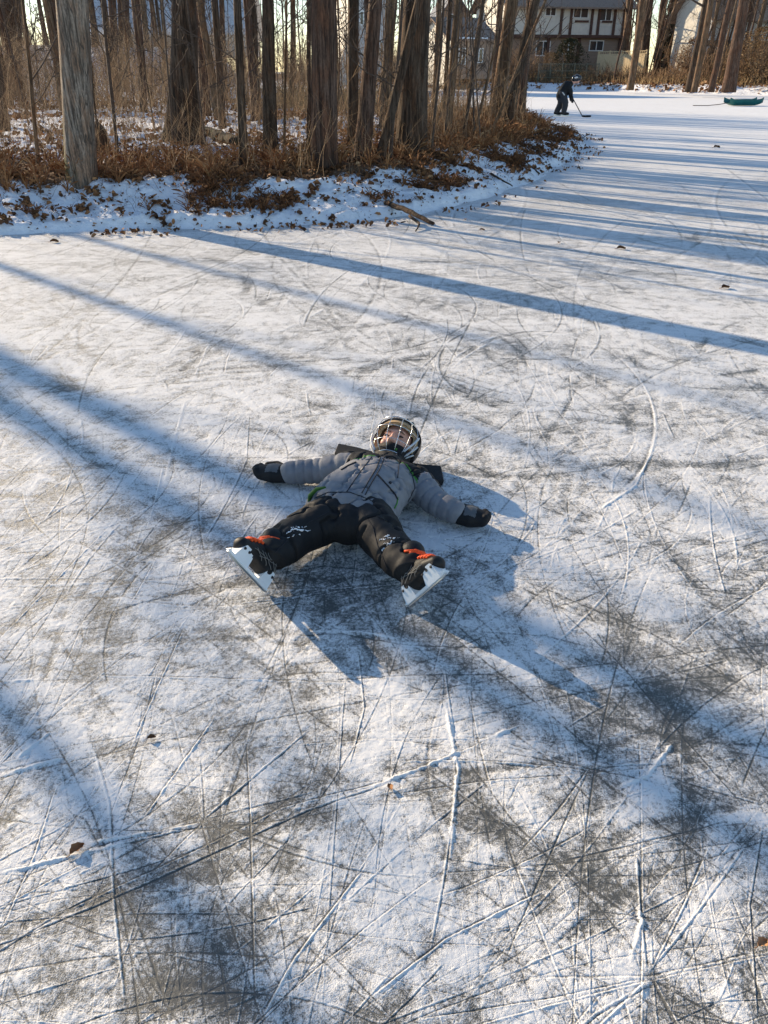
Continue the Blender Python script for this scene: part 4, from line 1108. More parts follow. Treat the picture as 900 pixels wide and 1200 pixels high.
# bushes in the yards
def bush(name, label, px, py, Y, rx, h, mat, seed, n=2600, size=(.06, .14), shape='dome', cat='bush'):
    rng = np.random.default_rng(seed)
    p = V(px, py, Y); z0 = hz(p.x, Y, far_h) - .05
    root = thing(name, label, cat, (p.x, Y, z0))
    sb = MB()
    A = []
    for k in range(40):
        az = rng.uniform(0, 2 * PI); r = rx * rng.uniform(.2, .9); hh = h * rng.uniform(.5, .95); t = np.linspace(0, 1, 5)[:, None]
        A.append(np.concatenate([np.cos(az) * r * t ** 1.3, np.sin(az) * r * t ** 1.3, hh * t], 1))
    sb.twigs(np.array(A), np.full(40, .03), np.full(40, .008)); sb.obj('stems', M['twig'], root)
    lb = MB()
    u = rng.random(n) ** .4; th = rng.uniform(0, 2 * PI, n); zz = rng.random(n)
    cl = 1 + .25 * np.sin(th * 3 + seed) + .2 * np.sin(th * 7 + zz * 9)
    rad = rx * (np.sqrt(np.clip(1 - zz ** 2.4, 0, 1)) if shape == 'dome' else (1 - zz) ** .8 + .05) * u * cl
    keep = fbm(np.cos(th) * rad * 3 + 9, zz * h * 3 + np.sin(th) * 2, 2, seed) > .40
    x, y, z = (np.cos(th) * rad)[keep], (np.sin(th) * rad)[keep], (zz * h)[keep]
    leaf_cards(lb, x, y, z, rng.uniform(*size, len(x)), rng.beta(2, 2, len(x)), rng, .05)
    lb.obj('foliage', mat, root, smooth=False)
    return root
M['conifer'] = tint_mat('conifer_needles', [(0, (.022, .024, .014)), (.6, (.065, .066, .034)), (1, (.12, .10, .055))])
M['tan_leaf'] = tint_mat('tan_leaves', [(0, (.11, .06, .03)), (.6, (.30, .19, .09)), (1, (.48, .34, .19))])
bush('evergreen_bush', 'dark rounded evergreen bush left of the wooden fence', 663, 90, 79, 1.6, 3.2, M['conifer'], 3, 7000)
bush('bush', 'snow dusted tan bush left of the dark evergreen one', 644, 90, 78, 1.3, 2.3, M['tan_leaf'], 5, 1800)
bush('bush', 'large pale tan leaved bush by the pale house at the right edge', 885, 88, 64, 2.3, 3.6, M['tan_leaf'], 6, 5000)
bush('bush', 'rusty leaved bush in front of the lit white gable', 806, 92, 70, 1.2, 3.0, M['leaf'], 7, 1500)
bush('conifer_tree', 'tall dark green conifer left of the pale sided house', 779, 90, 84, 1.3, 8.5, M['conifer'], 8, 9000, (.14, .3), 'cone', 'tree')

M['grass_green'] = plain('lawn', (0.10, 0.14, 0.035), 0.9, 0.3, 8)
# teal sled left on the far ice
M['teal'] = plain('teal_plastic', (0.012, 0.115, 0.11), 0.4, 0.15, 6, bump=0)
p0 = P(870, 124); root = thing('sled', 'teal plastic sled left on the far ice near the right shore', 'sled', tuple(p0), R(6))
mb = MB()
xs = np.linspace(-.85, .85, 18)
prof = [(-.34, .26), (-.30, .05), (-.14, .02), (.14, .02), (.30, .05), (.34, .26)]
vv = []
for x in xs:
    lift = .10 * max(0, (abs(x) - .5) / .35) ** 2
    for (y, z) in prof: vv.append((x, y, z + lift))
for x in xs[::-1]:
    lift = .10 * max(0, (abs(x) - .5) / .35) ** 2
    for (y, z) in prof: vv.append((x, y * .93, z + lift + .02))
n = len(prof); q = []
for i in range(len(xs) * 2 - 1):
    for j in range(n - 1): q.append((i * n + j, i * n + j + 1, (i + 1) * n + j + 1, (i + 1) * n + j))
mb.add(vv, q); mb.obj('hull', M['teal'], root)
mb = MB(); mb.tube([(-.85, 0, .12), (-1.2, .05, .06), (-1.8, .0, .02), (-2.5, .1, .02)], .018, 6); mb.obj('rope', M['twig'], root)
# ------------------------------------------------------------------ people
from mathutils.bvhtree import BVHTree

def fused(name, mb, voxel, smooth=4, mats=None, parent=None, sm_fac=0.5):
    """melt overlapping closed tubes into one continuous skin"""
    me = mb.mesh(name, mats or [M['twig']])
    o = bpy.data.objects.new(name, me); C.objects.link(o)
    r = o.modifiers.new('r', 'REMESH'); r.mode = 'VOXEL'; r.voxel_size = voxel; r.use_smooth_shade = True
    s = o.modifiers.new('s', 'SMOOTH'); s.iterations = smooth; s.factor = sm_fac
    bpy.context.view_layer.update()
    dg = bpy.context.evaluated_depsgraph_get()
    new = bpy.data.meshes.new_from_object(o.evaluated_get(dg))
    o.modifiers.clear(); o.data = new; bpy.data.meshes.remove(me)
    new.name = name
    if parent is not None: o.parent = parent
    return o

def co_of(o):
    a = np.zeros(len(o.data.vertices) * 3, np.float32); o.data.vertices.foreach_get('co', a); return a.reshape(-1, 3)
def nor_of(o):
    a = np.zeros(len(o.data.vertices) * 3, np.float32); o.data.vertices.foreach_get('normal', a); return a.reshape(-1, 3)
def set_co(o, v):
    o.data.vertices.foreach_set('co', v.astype(np.float32).ravel()); o.data.update()
def face_centres(o):
    a = np.zeros(len(o.data.polygons) * 3, np.float32); o.data.polygons.foreach_get('center', a); return a.reshape(-1, 3)
def set_mats(o, mats, idx):
    o.data.materials.clear()
    for m in mats: o.data.materials.append(m)
    o.data.polygons.foreach_set('material_index', idx.astype(np.int32)); o.data.update()

def fabric(name, color, rough=0.75, scale=900, var=0.12, bump=0.25, spec=0.3, fold=30):
    t = NT(name)
    n = t.noise(scale, 2); n2 = t.noise(fold, 3)
    c = t.ramp(n2, [(0.3, tuple(x * (1 - var) for x in color)), (0.7, tuple(min(1, x * (1 + var)) for x in color))])
    t.set(c, rough, spec=spec)
    t.bump(t.math('ADD', t.math('MULTIPLY', n, .25), n2), bump, 0.004)
    return t.m
M['jacket_grey'] = fabric('grey_jacket_cloth', (0.205, 0.206, 0.220), 0.62)
M['black_cloth'] = fabric('black_cloth', (0.011, 0.011, 0.012), 0.7)
M['trouser'] = fabric('black_snow_trousers', (0.011, 0.0107, 0.011), 0.66, bump=.4, fold=22)
M['lime'] = fabric('lime_green_trim', (0.065, 0.22, 0.03), 0.6)
M['grey_patch'] = fabric('grey_palm_patch', (0.10, 0.105, 0.11), 0.6)
M['skin'] = plain('skin', (0.66, 0.35, 0.25), 0.5, 0.10, 25, bump=0.05)
M['shell'] = plain('black_helmet_shell', (0.018, 0.018, 0.02), 0.25, 0.2, 10, bump=0, spec=.6)
M['liner'] = plain('tan_foam', (0.42, 0.30, 0.17), 0.8, 0.1, 60, bump=.2)
M['cage'] = plain('steel_cage', (0.72, 0.72, 0.72), 0.25, 0.05, 10, metal=.9, bump=0)
M['strap'] = plain('white_strap', (0.70, 0.69, 0.66), 0.6, 0.08, 60, bump=.1)
M['holder'] = plain('pale_blade_holder', (0.70, 0.74, 0.77), 0.4, 0.05, 20, bump=0)
M['steel'] = plain('blade_steel', (0.60, 0.62, 0.64), 0.3, 0.05, 40, metal=1.0, bump=0)
M['lace'] = plain('orange_lace', (0.95, 0.10, 0.012), 0.6, 0.12, 200, bump=.2)
M['boot'] = fabric('black_boot', (0.010, 0.010, 0.011), 0.55, fold=60)
M['stitch'] = plain('grey_stitch', (0.20, 0.19, 0.175), 0.7, 0.1, 30, bump=0)
M['dark'] = plain('dark_line', (0.02, 0.02, 0.024), 0.8, 0.1, 30, bump=0)
M['eye'] = plain('dark_eye', (0.03, 0.02, 0.015), 0.2, 0.1, 30, bump=0)

def interp_tube(mb, pts, rx, ry=None, n=24, K=40, mat=0, up=(0, 0, 1)):
    pts = np.array([tuple(p) for p in pts], dtype=float)
    L = np.concatenate([[0], np.cumsum(np.linalg.norm(np.diff(pts, axis=0), axis=1))]); L /= L[-1]
    t = np.linspace(0, 1, K)
    # smooth the corner joints a little
    sp = np.stack([np.interp(t, L, pts[:, a]) for a in range(3)], 1)
    for _ in range(3): sp[1:-1] = (sp[:-2] + 2 * sp[1:-1] + sp[2:]) / 4
    f = lambda r: np.interp(t, np.linspace(0, 1, len(r)) if len(r) != len(pts) else L, r)
    mb.tube(sp, f(rx), n, ry=f(ry if ry is not None else rx), up=up, round_ends=True, mat=mat)

class Surf:
    """finds the spot on a finished garment that the photograph shows at a pixel"""
    def __init__(s, o):
        v = co_of(o); me = o.data
        s.t = BVHTree.FromPolygons([Vector(c) for c in v.tolist()], [tuple(p.vertices) for p in me.polygons])
    def at(s, px, py, off=0.002):
        d = Vector(ray(px, py)).normalized()
        h = s.t.ray_cast(Vector((0, 0, EYE)), d)
        if h[0] is None: return None
        return h[0] + h[1] * off, h[1]
    def line(s, *pp, n=14, off=0.0015):
        out = []
        for (a, b) in zip(pp[:-1], pp[1:]):
            for k in range(n):
                t = k / n; h = s.at(a[0] + (b[0] - a[0]) * t, a[1] + (b[1] - a[1]) * t, off)
                if h: out.append(h[0])
        h = s.at(*pp[-1], off)
        if h: out.append(h[0])
        return out

def seam(mb, pts, r, n=5):
    if len(pts) > 3: mb.tube(pts, r, n)

def build_child():
    rng = np.random.default_rng(3)
    base = P(420, 600, 0)
    root = thing('person', 'child lying on the ice, limbs spread, in grey jacket, black trousers and caged helmet', 'person', (base.x, base.y, 0))
    J = {k: P(*v) for k, v in dict(neck=(457, 549, .12), shL=(413, 547, .10), shR=(488, 566, .10), elL=(374, 552, .066), wrL=(341, 554, .058), elR=(511, 589, .066), wrR=(533, 600, .058),
                                   hem=(416, 594, .10), hipL=(396, 603, .10), hipR=(433, 609, .10), knL=(349, 627, .095), knR=(453, 637, .095), anL=(320, 660, .075), anR=(470, 677, .075)).items()}
    # where each blade lies: heel on the ice, toe up and turned out
    def skate_frame(heel, toe_px, knee):
        dv = Vector(ray(*toe_px)); o = Vector((0, 0, EYE)); L = .222
        A = dv.dot(dv); B = 2 * dv.dot(o - heel); Cc = (o - heel).dot(o - heel) - L * L
        disc = B * B - 4 * A * Cc
        t = (-B - math.sqrt(disc)) / (2 * A) if disc > 0 else -B / (2 * A)
        a = (o + dv * t - heel).normalized(); l = Vector((knee.x, knee.y, .035)) - heel; nrm = (l - a * l.dot(a)).normalized(); y = nrm.cross(a)
        Mx = Matrix((a, y, nrm)).transposed().to_4x4(); Mx.translation = heel
        return Mx, a, nrm
    FR = {'L': skate_frame(P(309, 694, .012), (266, 649), J['knL']), 'R': skate_frame(P(479, 712, .012), (523, 675), J['knR'])}

    # head frame: crown away from us, face turned up and a little towards the feet
    f = Vector((-0.16, -0.50, 0.85)).normalized(); u = Vector((0.26, 0.85, 0.4)); u = (u - f * u.dot(f)).normalized(); s = f.cross(u)      # s: picture right is -s or +s
    if s.x < 0: s = -s
    Hc = P(464, 521, .118)
    def hl(a, b, c): return Hc + s * a + u * b + f * c

    # the body under the clothes, one skin from head to wrists and ankles
    mb = MB()
    tn = (J['hem'] + (J['neck'] - J['hem']) * .1)
    interp_tube(mb, [tn, (J['hem'] + J['neck']) / 2, J['neck'] + (J['hem'] - J['neck']) * .12], [.085, .09, .08], [.06, .065, .06])
    interp_tube(mb, [J['neck'] + (J['hem'] - J['neck']) * .15, J['neck'], hl(0, -.06, -.01)], [.05, .042, .045])
    for a, b, c in (('shL', 'elL', 'wrL'), ('shR', 'elR', 'wrR')): interp_tube(mb, [J['neck'] * .6 + J[a] * .4, J[a], J[b], J[c]], [.045, .042, .034, .028])
    for a, b, c in (('hipL', 'knL', 'anL'), ('hipR', 'knR', 'anR')): interp_tube(mb, [tn, J[a], J[b], FR[c[-1]][0] @ Vector((.05, 0, .11))], [.06, .06, .045, .03])
    def ell(c, rs, ru, rf, n=20):
        th = np.linspace(0, PI, n); ph = np.arange(n) * 2 * PI / n
        v = [tuple(hl(c[0], c[1], c[2]) + u * (ru * math.cos(t)) + s * (rs * math.sin(t) * math.cos(p)) + f * (rf * math.sin(t) * math.sin(p))) for t in th for p in ph]
        q = [(i * n + j, i * n + (j + 1) % n, (i + 1) * n + (j + 1) % n, (i + 1) * n + j) for i in range(n - 1) for j in range(n)]
        mb.add(v, q)
    ell((0, .015, -.012), .070, .088, .082); ell((0, -.03, .022), .056, .066, .056); ell((0, -.072, .038), .030, .026, .034)
    ell((.034, -.030, .048), .024, .024, .024); ell((-.034, -.030, .048), .024, .024, .024)
    ell((0, .026, .052), .050, .018, .024)
    ell((0, -.014, .080), .010, .024, .014); ell((0, -.028, .088), .014, .012, .015); ell((.011, -.031, .080), .009, .008, .010); ell((-.011, -.031, .080), .009, .008, .010)
    ell((0, -.056, .070), .024, .007, .014); ell((0, -.064, .067), .020, .007, .013)
    body = fused('body', mb, .0042, 3, [M['skin']])
    set_mats(body, [M['skin']], np.zeros(len(body.data.polygons)))
    adopt(body, root)
    for sx in (-1, 1):
        e = MB()
        e.tube([hl(sx * .024, .001, .067), hl(sx * .032, .002, .0685), hl(sx * .042, .000, .064)], [.003, .0055, .003], 8, round_ends=True)
        adopt(tag(e.obj('eye', M['eye'])), root)
        e = MB(); e.tube([hl(sx * .016, .018, .074), hl(sx * .032, .022, .074), hl(sx * .048, .014, .064)], [.002, .0035, .0015], 6)
        adopt(e.obj('eyebrow', plain('brow_hair', (.16, .09, .05), .8, bump=0)), root)
    m_ = MB(); m_.tube([hl(-.022, -.058, .074), hl(0, -.062, .083), hl(.022, -.058, .074)], [.001, .003, .001], 6)
    adopt(m_.obj('mouth', plain('lips', (.42, .13, .11), .5, bump=0)), root)
    # neck warmer pulled over the chin
    nb = MB()
    interp_tube(nb, [hl(-.062, -.072, .005), hl(-.045, -.068, .052), hl(0, -.066, .074), hl(.045, -.068, .052), hl(.062, -.072, .005)], [.024, .027, .027, .027, .024])
    interp_tube(nb, [hl(-.058, -.10, -.01), hl(-.04, -.10, .045), hl(0, -.10, .064), hl(.04, -.10, .045), hl(.058, -.10, -.01)], [.028, .03, .03, .03, .028])
    nw = fused('neck_warmer', nb, .005, 3, [M['black_cloth']]); set_mats(nw, [M['black_cloth']], np.zeros(len(nw.data.polygons))); adopt(nw, root)
    g = MB(); g.tube([hl(.030, -.075, .078), hl(.042, -.068, .066)], [.010, .012], 8, round_ends=True); g.obj('green_toggle', M['lime']).parent = nw

    # jacket
    mb = MB()
    d = (J['neck'] - J['hem']); dn = d.normalized(); lat = Vector((dn.y, -dn.x, 0)).normalized()
    tp = [J['hem'] - dn * .050, J['hem'] + d * .12, J['hem'] + d * .35, J['hem'] + d * .6, J['hem'] + d * .82, J['neck'] + dn * .0]
    rx = [.188, .183, .172, .170, .150, .075]; ry = [.102, .112, .114, .108, .092, .070]
    for p, r in zip(tp, ry): p.z = r + .004
    interp_tube(mb, tp, rx, ry, n=36, K=50)
    interp_tube(mb, [J['neck'] - dn * .03, hl(0, -.105, -.005)], [.080, .072], [.074, .066])
    for a, b, c, sg in (('shL', 'elL', 'wrL', -1), ('shR', 'elR', 'wrR', 1)):
        pts = np.array([tuple(J['neck'] * .55 + J['hem'] * .12 + J[a] * .33), tuple(J[a]), tuple(J[b]), tuple(J[c])])
        K = 90; L = np.concatenate([[0], np.cumsum(np.linalg.norm(np.diff(pts, axis=0), axis=1))]); t = np.linspace(0, L[-1], K)
        sp = np.stack([np.interp(t, L, pts[:, k]) for k in range(3)], 1)
        for _ in range(4): sp[1:-1] = (sp[:-2] + 2 * sp[1:-1] + sp[2:]) / 4
        rr = np.interp(t, L, [.080, .073, .057, .051])
        w = np.clip((t - L[1] * .6) / .05, 0, 1)
        rr = rr * (1 - .10 * w * np.exp(-((((t + .020 * np.sin(t * 23 + sg)) % .052) - .026) / .006) ** 2))
        sp[:, 2] = np.maximum(sp[:, 2], rr * .96)
        mb.tube(sp, rr, 26, round_ends=True)
    jk = fused('jacket', mb, .0042, 2, [M['jacket_grey']])
    v = co_of(jk); nn = nor_of(jk)
    a_ = (v - np.array(J['hem'])) @ np.array(dn); l_ = (v - np.array(J['hem'])) @ np.array(lat)
    onT = np.abs(l_) < .19
    w1 = fbm(a_ * 16 + l_ * 9, l_ * 15 - a_ * 5, 3, 900) - .5; w2 = np.abs(fbm(a_ * 9 - l_ * 14 + 4, l_ * 7 + a_ * 11, 3, 910) - .5) * 2
    amp = sstep(.03, .09, v[:, 2])
    disp = (.009 * w1 - .010 * (1 - sstep(0, .14, w2)) * onT) * amp
    ridge_hem = -.004 * np.exp(-((a_ + .005) / .006) ** 2) * onT
    v = v + nn * (disp + ridge_hem)[:, None]
    v[:, 2] = np.maximum(v[:, 2], .001)
    set_co(jk, v)
    fc = face_centres(jk); fa = (fc - np.array(J['hem'])) @ np.array(dn); fl = (fc - np.array(J['hem'])) @ np.array(lat)
    Ln = d.length
    idx = np.zeros(len(fc))
    yoke = fa - (Ln * .90 - .16 * np.abs(fl) - .55 * np.clip(np.abs(fl) - .10, 0, 1)) - .55 * (np.clip(np.abs(fl) - .19, 0, 1))
    tors = np.abs(fl) < .17
    idx[(yoke > 0) & tors] = 1
    idx[(np.abs(yoke) < .0045) & tors & (np.abs(fl) > .05)] = 2
    for (a, b, c) in (('shL', 'elL', 'wrL'), ('shR', 'elR', 'wrR')):
        for p, q in ((J[a], J[b]),):
            ax = np.array((q - p).normalized()); rel = fc - np.array(p); tt = rel @ ax
            pr = np.cross((0, 0, 1), ax); pr = pr if pr @ np.array(dn) > 0 else -pr
            side = rel @ pr
            on = (tt > -.02) & (tt < (q - p).length + .01) & (np.abs(side) < .1) & (np.abs(fl) > .15)
            idx[on & (side > (.030 if a == 'shR' else .042)) ] = 1
    # collar and everything above it
    idx[fa > Ln * .93] = 1
    set_mats(jk, [M['jacket_grey'], M['black_cloth'], M['lime']], idx)
    adopt(jk, root)
    S = Surf(jk)
    z = MB()
    seam(z, S.line((447, 533), (441, 549), (432, 564), (424, 578)), .0022); seam(z, S.line((451, 535), (445, 550), (436, 565), (428, 580)), .0022)
    z.obj('zip', M['dark']).parent = jk
    z = MB()
    seam(z, S.line((436, 535), (426, 548), (416, 562), (406, 577)), .0018); seam(z, S.line((468, 540), (467, 550), (466, 560)), .0018); seam(z, S.line((473, 542), (483, 556), (486, 572), (478, 588)), .0016)
    seam(z, S.line((368, 584), (385, 577), (410, 577), (432, 585), (452, 598), (464, 612)), .0018)
    z.obj('seam', M['dark']).parent = jk
    z = MB(); seam(z, S.line((442, 556), (452, 567), (462, 578), (466, 586)), .0035); z.obj('pocket', M['dark']).parent = jk
    z = MB(); seam(z, S.line((400, 551), (408, 546), (417, 542)), .0042); z.obj('pocket', M['dark']).parent = jk
    z = MB(); seam(z, S.line((466, 583), (465, 590), (462, 596)), .0028); z.obj('pocket_trim', M['lime']).parent = jk
    h = S.at(457, 566, .002)
    if h:
        z = MB(); z.tube([h[0] - h[1] * .002, h[0] + h[1] * .003], .006, 12); z.obj('snap_button', M['dark']).parent = jk
    # green lining showing under the hem at the hip
    z = MB(); hb = J['hem']
    z.tube([hb - dn * .092 - lat * .155 + Vector((0, 0, .03)), hb - dn * .096 - lat * .145 + Vector((0, 0, .07)), hb - dn * .094 - lat * .115 + Vector((0, 0, .105)), hb - dn * .090 - lat * .08 + Vector((0, 0, .118))], [.006, .009, .008, .004], 10, round_ends=True)
    z.obj('green_lining', fabric('green_lining', (0.025, 0.095, 0.014), .7)).parent = jk
    # hood spread flat under the shoulders
    hd = MB(); pol = [(393, 530), (397, 520), (417, 524), (440, 530), (470, 540), (497, 545), (516, 546), (519, 561), (500, 566), (470, 575), (430, 560), (412, 540)]
    ctr = sum((P(*q, .03) for q in pol), Vector()) / len(pol)
    lo, hi = [], []
    for q in pol: p = P(*q, .035); lo.append((p.x, p.y, .004)); hi.append((p.x, p.y, .036))
    n = len(pol); mid = [(p[0] + (p[0] - ctr.x) * .02, p[1] + (p[1] - ctr.y) * .02, .028) for p in lo]
    hd.add(lo + mid + hi + [(ctr.x, ctr.y, .004), (ctr.x, ctr.y, .044)], [(i, (i + 1) % n, n + (i + 1) % n, n + i) for i in range(n)] + [(n + i, n + (i + 1) % n, 2 * n + (i + 1) % n, 2 * n + i) for i in range(n)],
           [(3 * n, (i + 1) % n, i) for i in range(n)] + [(3 * n + 1, 2 * n + i, 2 * n + (i + 1) % n) for i in range(n)])
    adopt(hd.obj('hood', M['black_cloth'], smooth=False), root)

    # trousers
    mb = MB()
    interp_tube(mb, [J['hem'] + d * .25, J['hem'] - dn * .02, (J['hipL'] + J['hipR']) / 2 - dn * .045], [.115, .128, .105], [.075, .088, .085], n=30)
    for a, b, c in (('hipL', 'knL', 'anL'), ('hipR', 'knR', 'anR')):
        kk = J[b].copy(); kk.z += .004
        Mx, sa, sn = FR[c[-1]]
        e = Mx @ Vector((.046, 0, .112)); e.z = max(e.z, .066); m_ = kk * .45 + e * .55 + sn * .0
        interp_tube(mb, [J['hem'] * .6 + J[a] * .4, J[a], J[a] * .5 + kk * .5, kk, m_, e + sn * .03], [.090, .096, .090, .080, .076, .070], [.090, .092, .086, .080, .072, .062], n=28, K=60)
        ax = (e - m_).normalized()
        mb.tube([m_, e + sn * .02, e], [.066, .070, .071], 28, ry=[.064, .064, .064])
    tr = fused('trousers', mb, .0046, 4, [M['trouser']])
    v = co_of(tr); nn = nor_of(tr)
    w1 = fbm(v[:, 0] * 13 + v[:, 1] * 4, v[:, 1] * 11 - v[:, 0] * 6, 3, 930) - .5; w2 = np.abs(fbm(v[:, 0] * 7 - v[:, 1] * 9, v[:, 1] * 9 + v[:, 0] * 5, 3, 940) - .5) * 2
    v = v + nn * ((.018 * w1 - .013 * (1 - sstep(0, .16, w2))) * sstep(.02, .07, v[:, 2]))[:, None]
    v[:, 2] = np.maximum(v[:, 2], .001); set_co(tr, v)
    set_mats(tr, [M['trouser']], np.zeros(len(tr.data.polygons))); adopt(tr, root)
    S = Surf(tr)
    for streaks in ([((333, 626), (346, 619), (361, 617)), ((336, 631), (352, 626)), ((344, 622), (364, 622)), ((338, 620), (348, 616))], [((444, 634), (456, 630), (468, 630)), ((450, 638), (462, 635)), ((449, 630), (458, 627)), ((446, 645), (452, 643))]):
        z = MB()
        for st_ in streaks:
            pts = S.line(*st_, n=11, off=-.001)
            if len(pts) > 4:
                rr = .0040 * np.sin(np.linspace(.25, PI - .2, len(pts))) * rng.uniform(.25, 1.25, len(pts))
                pts = [p + Vector(rng.normal(0, .0022, 3)) for p in pts]
                z.tube(pts, rr, 7, wob=1 + rng.normal(0, .3, (len(pts), 7)))
        z.obj('snow_clump', M['snow']).parent = tr
    z = MB(); seam(z, S.line((385, 600), (362, 612), (340, 630), (322, 648)), .0014); seam(z, S.line((425, 601), (437, 617), (443, 640), (455, 668)), .0014); seam(z, S.line((428, 606), (440, 604), (456, 612)), .0016)
    z.obj('seam', M['dark']).parent = tr

    # mittens
    def mitten(wr, tip, thumb, sgn):
        mb = MB()
        ax = (tip - wr).normalized()
        interp_tube(mb, [wr - ax * .035, wr + ax * .02, wr * .5 + tip * .5, tip - ax * .025], [.034, .045, .053, .040], [.032, .039, .042, .034])
        pl_ = Vector((-ax.y, ax.x, 0)) * sgn
        for k, o in enumerate((-.026, -.009, .009, .026)):            # finger bulges inside the mitten end
            L = (.008, .016, .014, .002)[k]
            interp_tube(mb, [wr * .45 + tip * .55 + pl_ * o, tip + ax * (L - .022) + pl_ * o * .9 + Vector((0, 0, .006)), tip + ax * (L - .014) + pl_ * o * .85 + Vector((0, 0, .020))], [.020, .019, .015])
        interp_tube(mb, [wr + ax * .03 + pl_ * .035, thumb[0], thumb[1]], [.020, .020, .016])
        m = fused('mitten', mb, .004, 3, [M['black_cloth']])
        v = co_of(m); v[:, 2] = np.maximum(v[:, 2], .001); set_co(m, v)
        fc = face_centres(m); t = (fc - np.array(wr)) @ np.array(ax) / (tip - wr).length; o = (fc - np.array(wr)) @ np.array(pl_)
        idx = np.where((t > .30) & (t < .66) & (np.abs(o + .006) < .033) & (fc[:, 2] > .055), 1, 0)
        idx = np.where((t > .10) & (t < .17) & (fc[:, 2] > .06), 1, idx)
        set_mats(m, [M['black_cloth'], M['grey_patch']], idx)
        return adopt(m, root)
    wl, tl = J['wrL'].copy(), P(301, 553, .042); wl.z = .05
    mitten(wl, tl, (P(325, 545, .05), P(314, 545, .05)), -1)
    w2_, t2 = J['wrR'].copy(), P(571, 609, .042); w2_.z = .05
    mitten(w2_, t2, (P(545, 596, .06), P(558, 598, .055)), 1)

    # skates
    def skate(side, flip):
        Mx, a, nrm = FR[side]
        T = lambda x, yy, zz: Mx @ Vector((x, yy * .94, zz * .80))
        mb = MB()
        interp_tube(mb, [T(.032, 0, .104), T(.09, 0, .100), T(.15, 0, .095), T(.184, 0, .090)], [.035, .037, .040, .030], [.038, .036, .030, .024], up=nrm)
        interp_tube(mb, [T(.040, 0, .092), T(.042, 0, .13), T(.050, 0, .18), T(.055, 0, .235)], [.037, .040, .043, .045], [.040, .042, .046, .048], up=a)
        interp_tube(mb, [T(.055, 0, .15), T(.10, 0, .132), T(.145, 0, .112)], [.030, .030, .028])
        mb.tube([T(.005, 0, .070), T(.06, 0, .069), T(.12, 0, .069), T(.19, 0, .072)], [.026, .029, .034, .028], 16, ry=[.008] * 4, up=nrm, round_ends=True)
        bt = fused('skate', mb, .0038, 2, [M['boot']])
        set_mats(bt, [M['boot']], np.zeros(len(bt.data.polygons))); adopt(bt, root)
        inv = None
        def sub(m, name, mat, smooth=True):
            o_ = m.obj(name, mat, None, smooth); o_.parent = bt; return o_
        # holder: a long bar with a tower at heel and toe
        hb = MB()
        xs = np.linspace(-.012, .226, 90)
        def top(x):
            z = .019
            for (c, w, h) in ((.030, .028, .080), (.162, .036, .078)):
                z = max(z, .019 + (h - .019) * float(np.clip((w - abs(x - c)) / .014, 0, 1)) ** .5)
            return z
        vv = []
        for x in xs:
            zb = .011 + .010 * max(0, (x - .205) / .02) ** 2 + .008 * max(0, (-x) / .012) ** 2
            zt = max(zb + .004, top(x) * (1 if 0 < x < .215 else .75))
            for (yy, zz) in ((-.006, zb), (.006, zb), (.012 + max(0, zt - .02) * .40, zt), (-.012 - max(0, zt - .02) * .40, zt)): vv.append(T(x, yy, zz))
        n = len(xs); q = []
        for i in range(n - 1):
            for k in range(4): q.append((i * 4 + k, i * 4 + (k + 1) % 4, (i + 1) * 4 + (k + 1) % 4, (i + 1) * 4 + k))
        q += [(0, 3, 2, 1), ((n - 1) * 4, (n - 1) * 4 + 1, (n - 1) * 4 + 2, (n - 1) * 4 + 3)]
        hb.add([tuple(p) for p in vv], q)
        for sy in (-1, 1):
            for x, zz in ((.015, .064), (.040, .066), (.133, .064), (.158, .065), (.183, .064)):
                hb.tube([T(x, sy * .020, zz), T(x, sy * (.0135 + (zz - .02) * .40), zz)], .0058, 8, mat=1)
        sub(hb, 'blade_holder', [M['holder'], M['dark']], False)
        bl = MB(); vv = []
        for x in xs:
            zb = .012 * max(0, (x - .190) / .036) ** 2 + .010 * max(0, (.012 - x) / .024) ** 2
            for (yy, zz) in ((-.0022, zb), (.0022, zb), (.0022, max(.013, zb + .002)), (-.0022, max(.013, zb + .002))): vv.append(tuple(T(x, yy, zz)))
        bl.add(vv, q); sub(bl, 'blade', M['steel'], False)
        # laces: criss cross over the tongue
        Sb = BVHTree.FromPolygons([Vector(c) for c in co_of(bt).tolist()], [tuple(p.vertices) for p in bt.data.polygons])
        lc = MB()
        def on(x, yy, zz):
            h = Sb.find_nearest(T(x, yy, zz)); return h[0] + h[1] * .004
        rows = [(.172 - k * .0175, .108 + k * .0150) for k in range(7)]
        for (p0, p1) in zip(rows[:-1], rows[1:]):
            for sy in (-1, 1):
                pts = [on(p0[0] + (p1[0] - p0[0]) * k / 6, sy * .034 * (1 - k / 3), p0[1] + (p1[1] - p0[1]) * k / 6 + .02) for k in range(7)]
                lc.tube(pts, .0046, 6)
            lc.tube([on(p0[0], -.036, p0[1] + .012), on(p0[0] + .004, -.015, p0[1] + .03), on(p0[0] + .004, .015, p0[1] + .03), on(p0[0], .036, p0[1] + .012)], .0046, 6)
        if flip:
            k = rows[-1]; lc.tube([on(k[0] + .01, .02 * flip, k[1] + .01), on(k[0] + .012, .036 * flip, k[1] - .01), on(k[0] + .006, .042 * flip, k[1] - .03), on(k[0] - .005, .044 * flip, k[1] - .05)], .0075, 7, round_ends=True)
        sub(lc, 'lace', M['lace'])
        stt = MB()
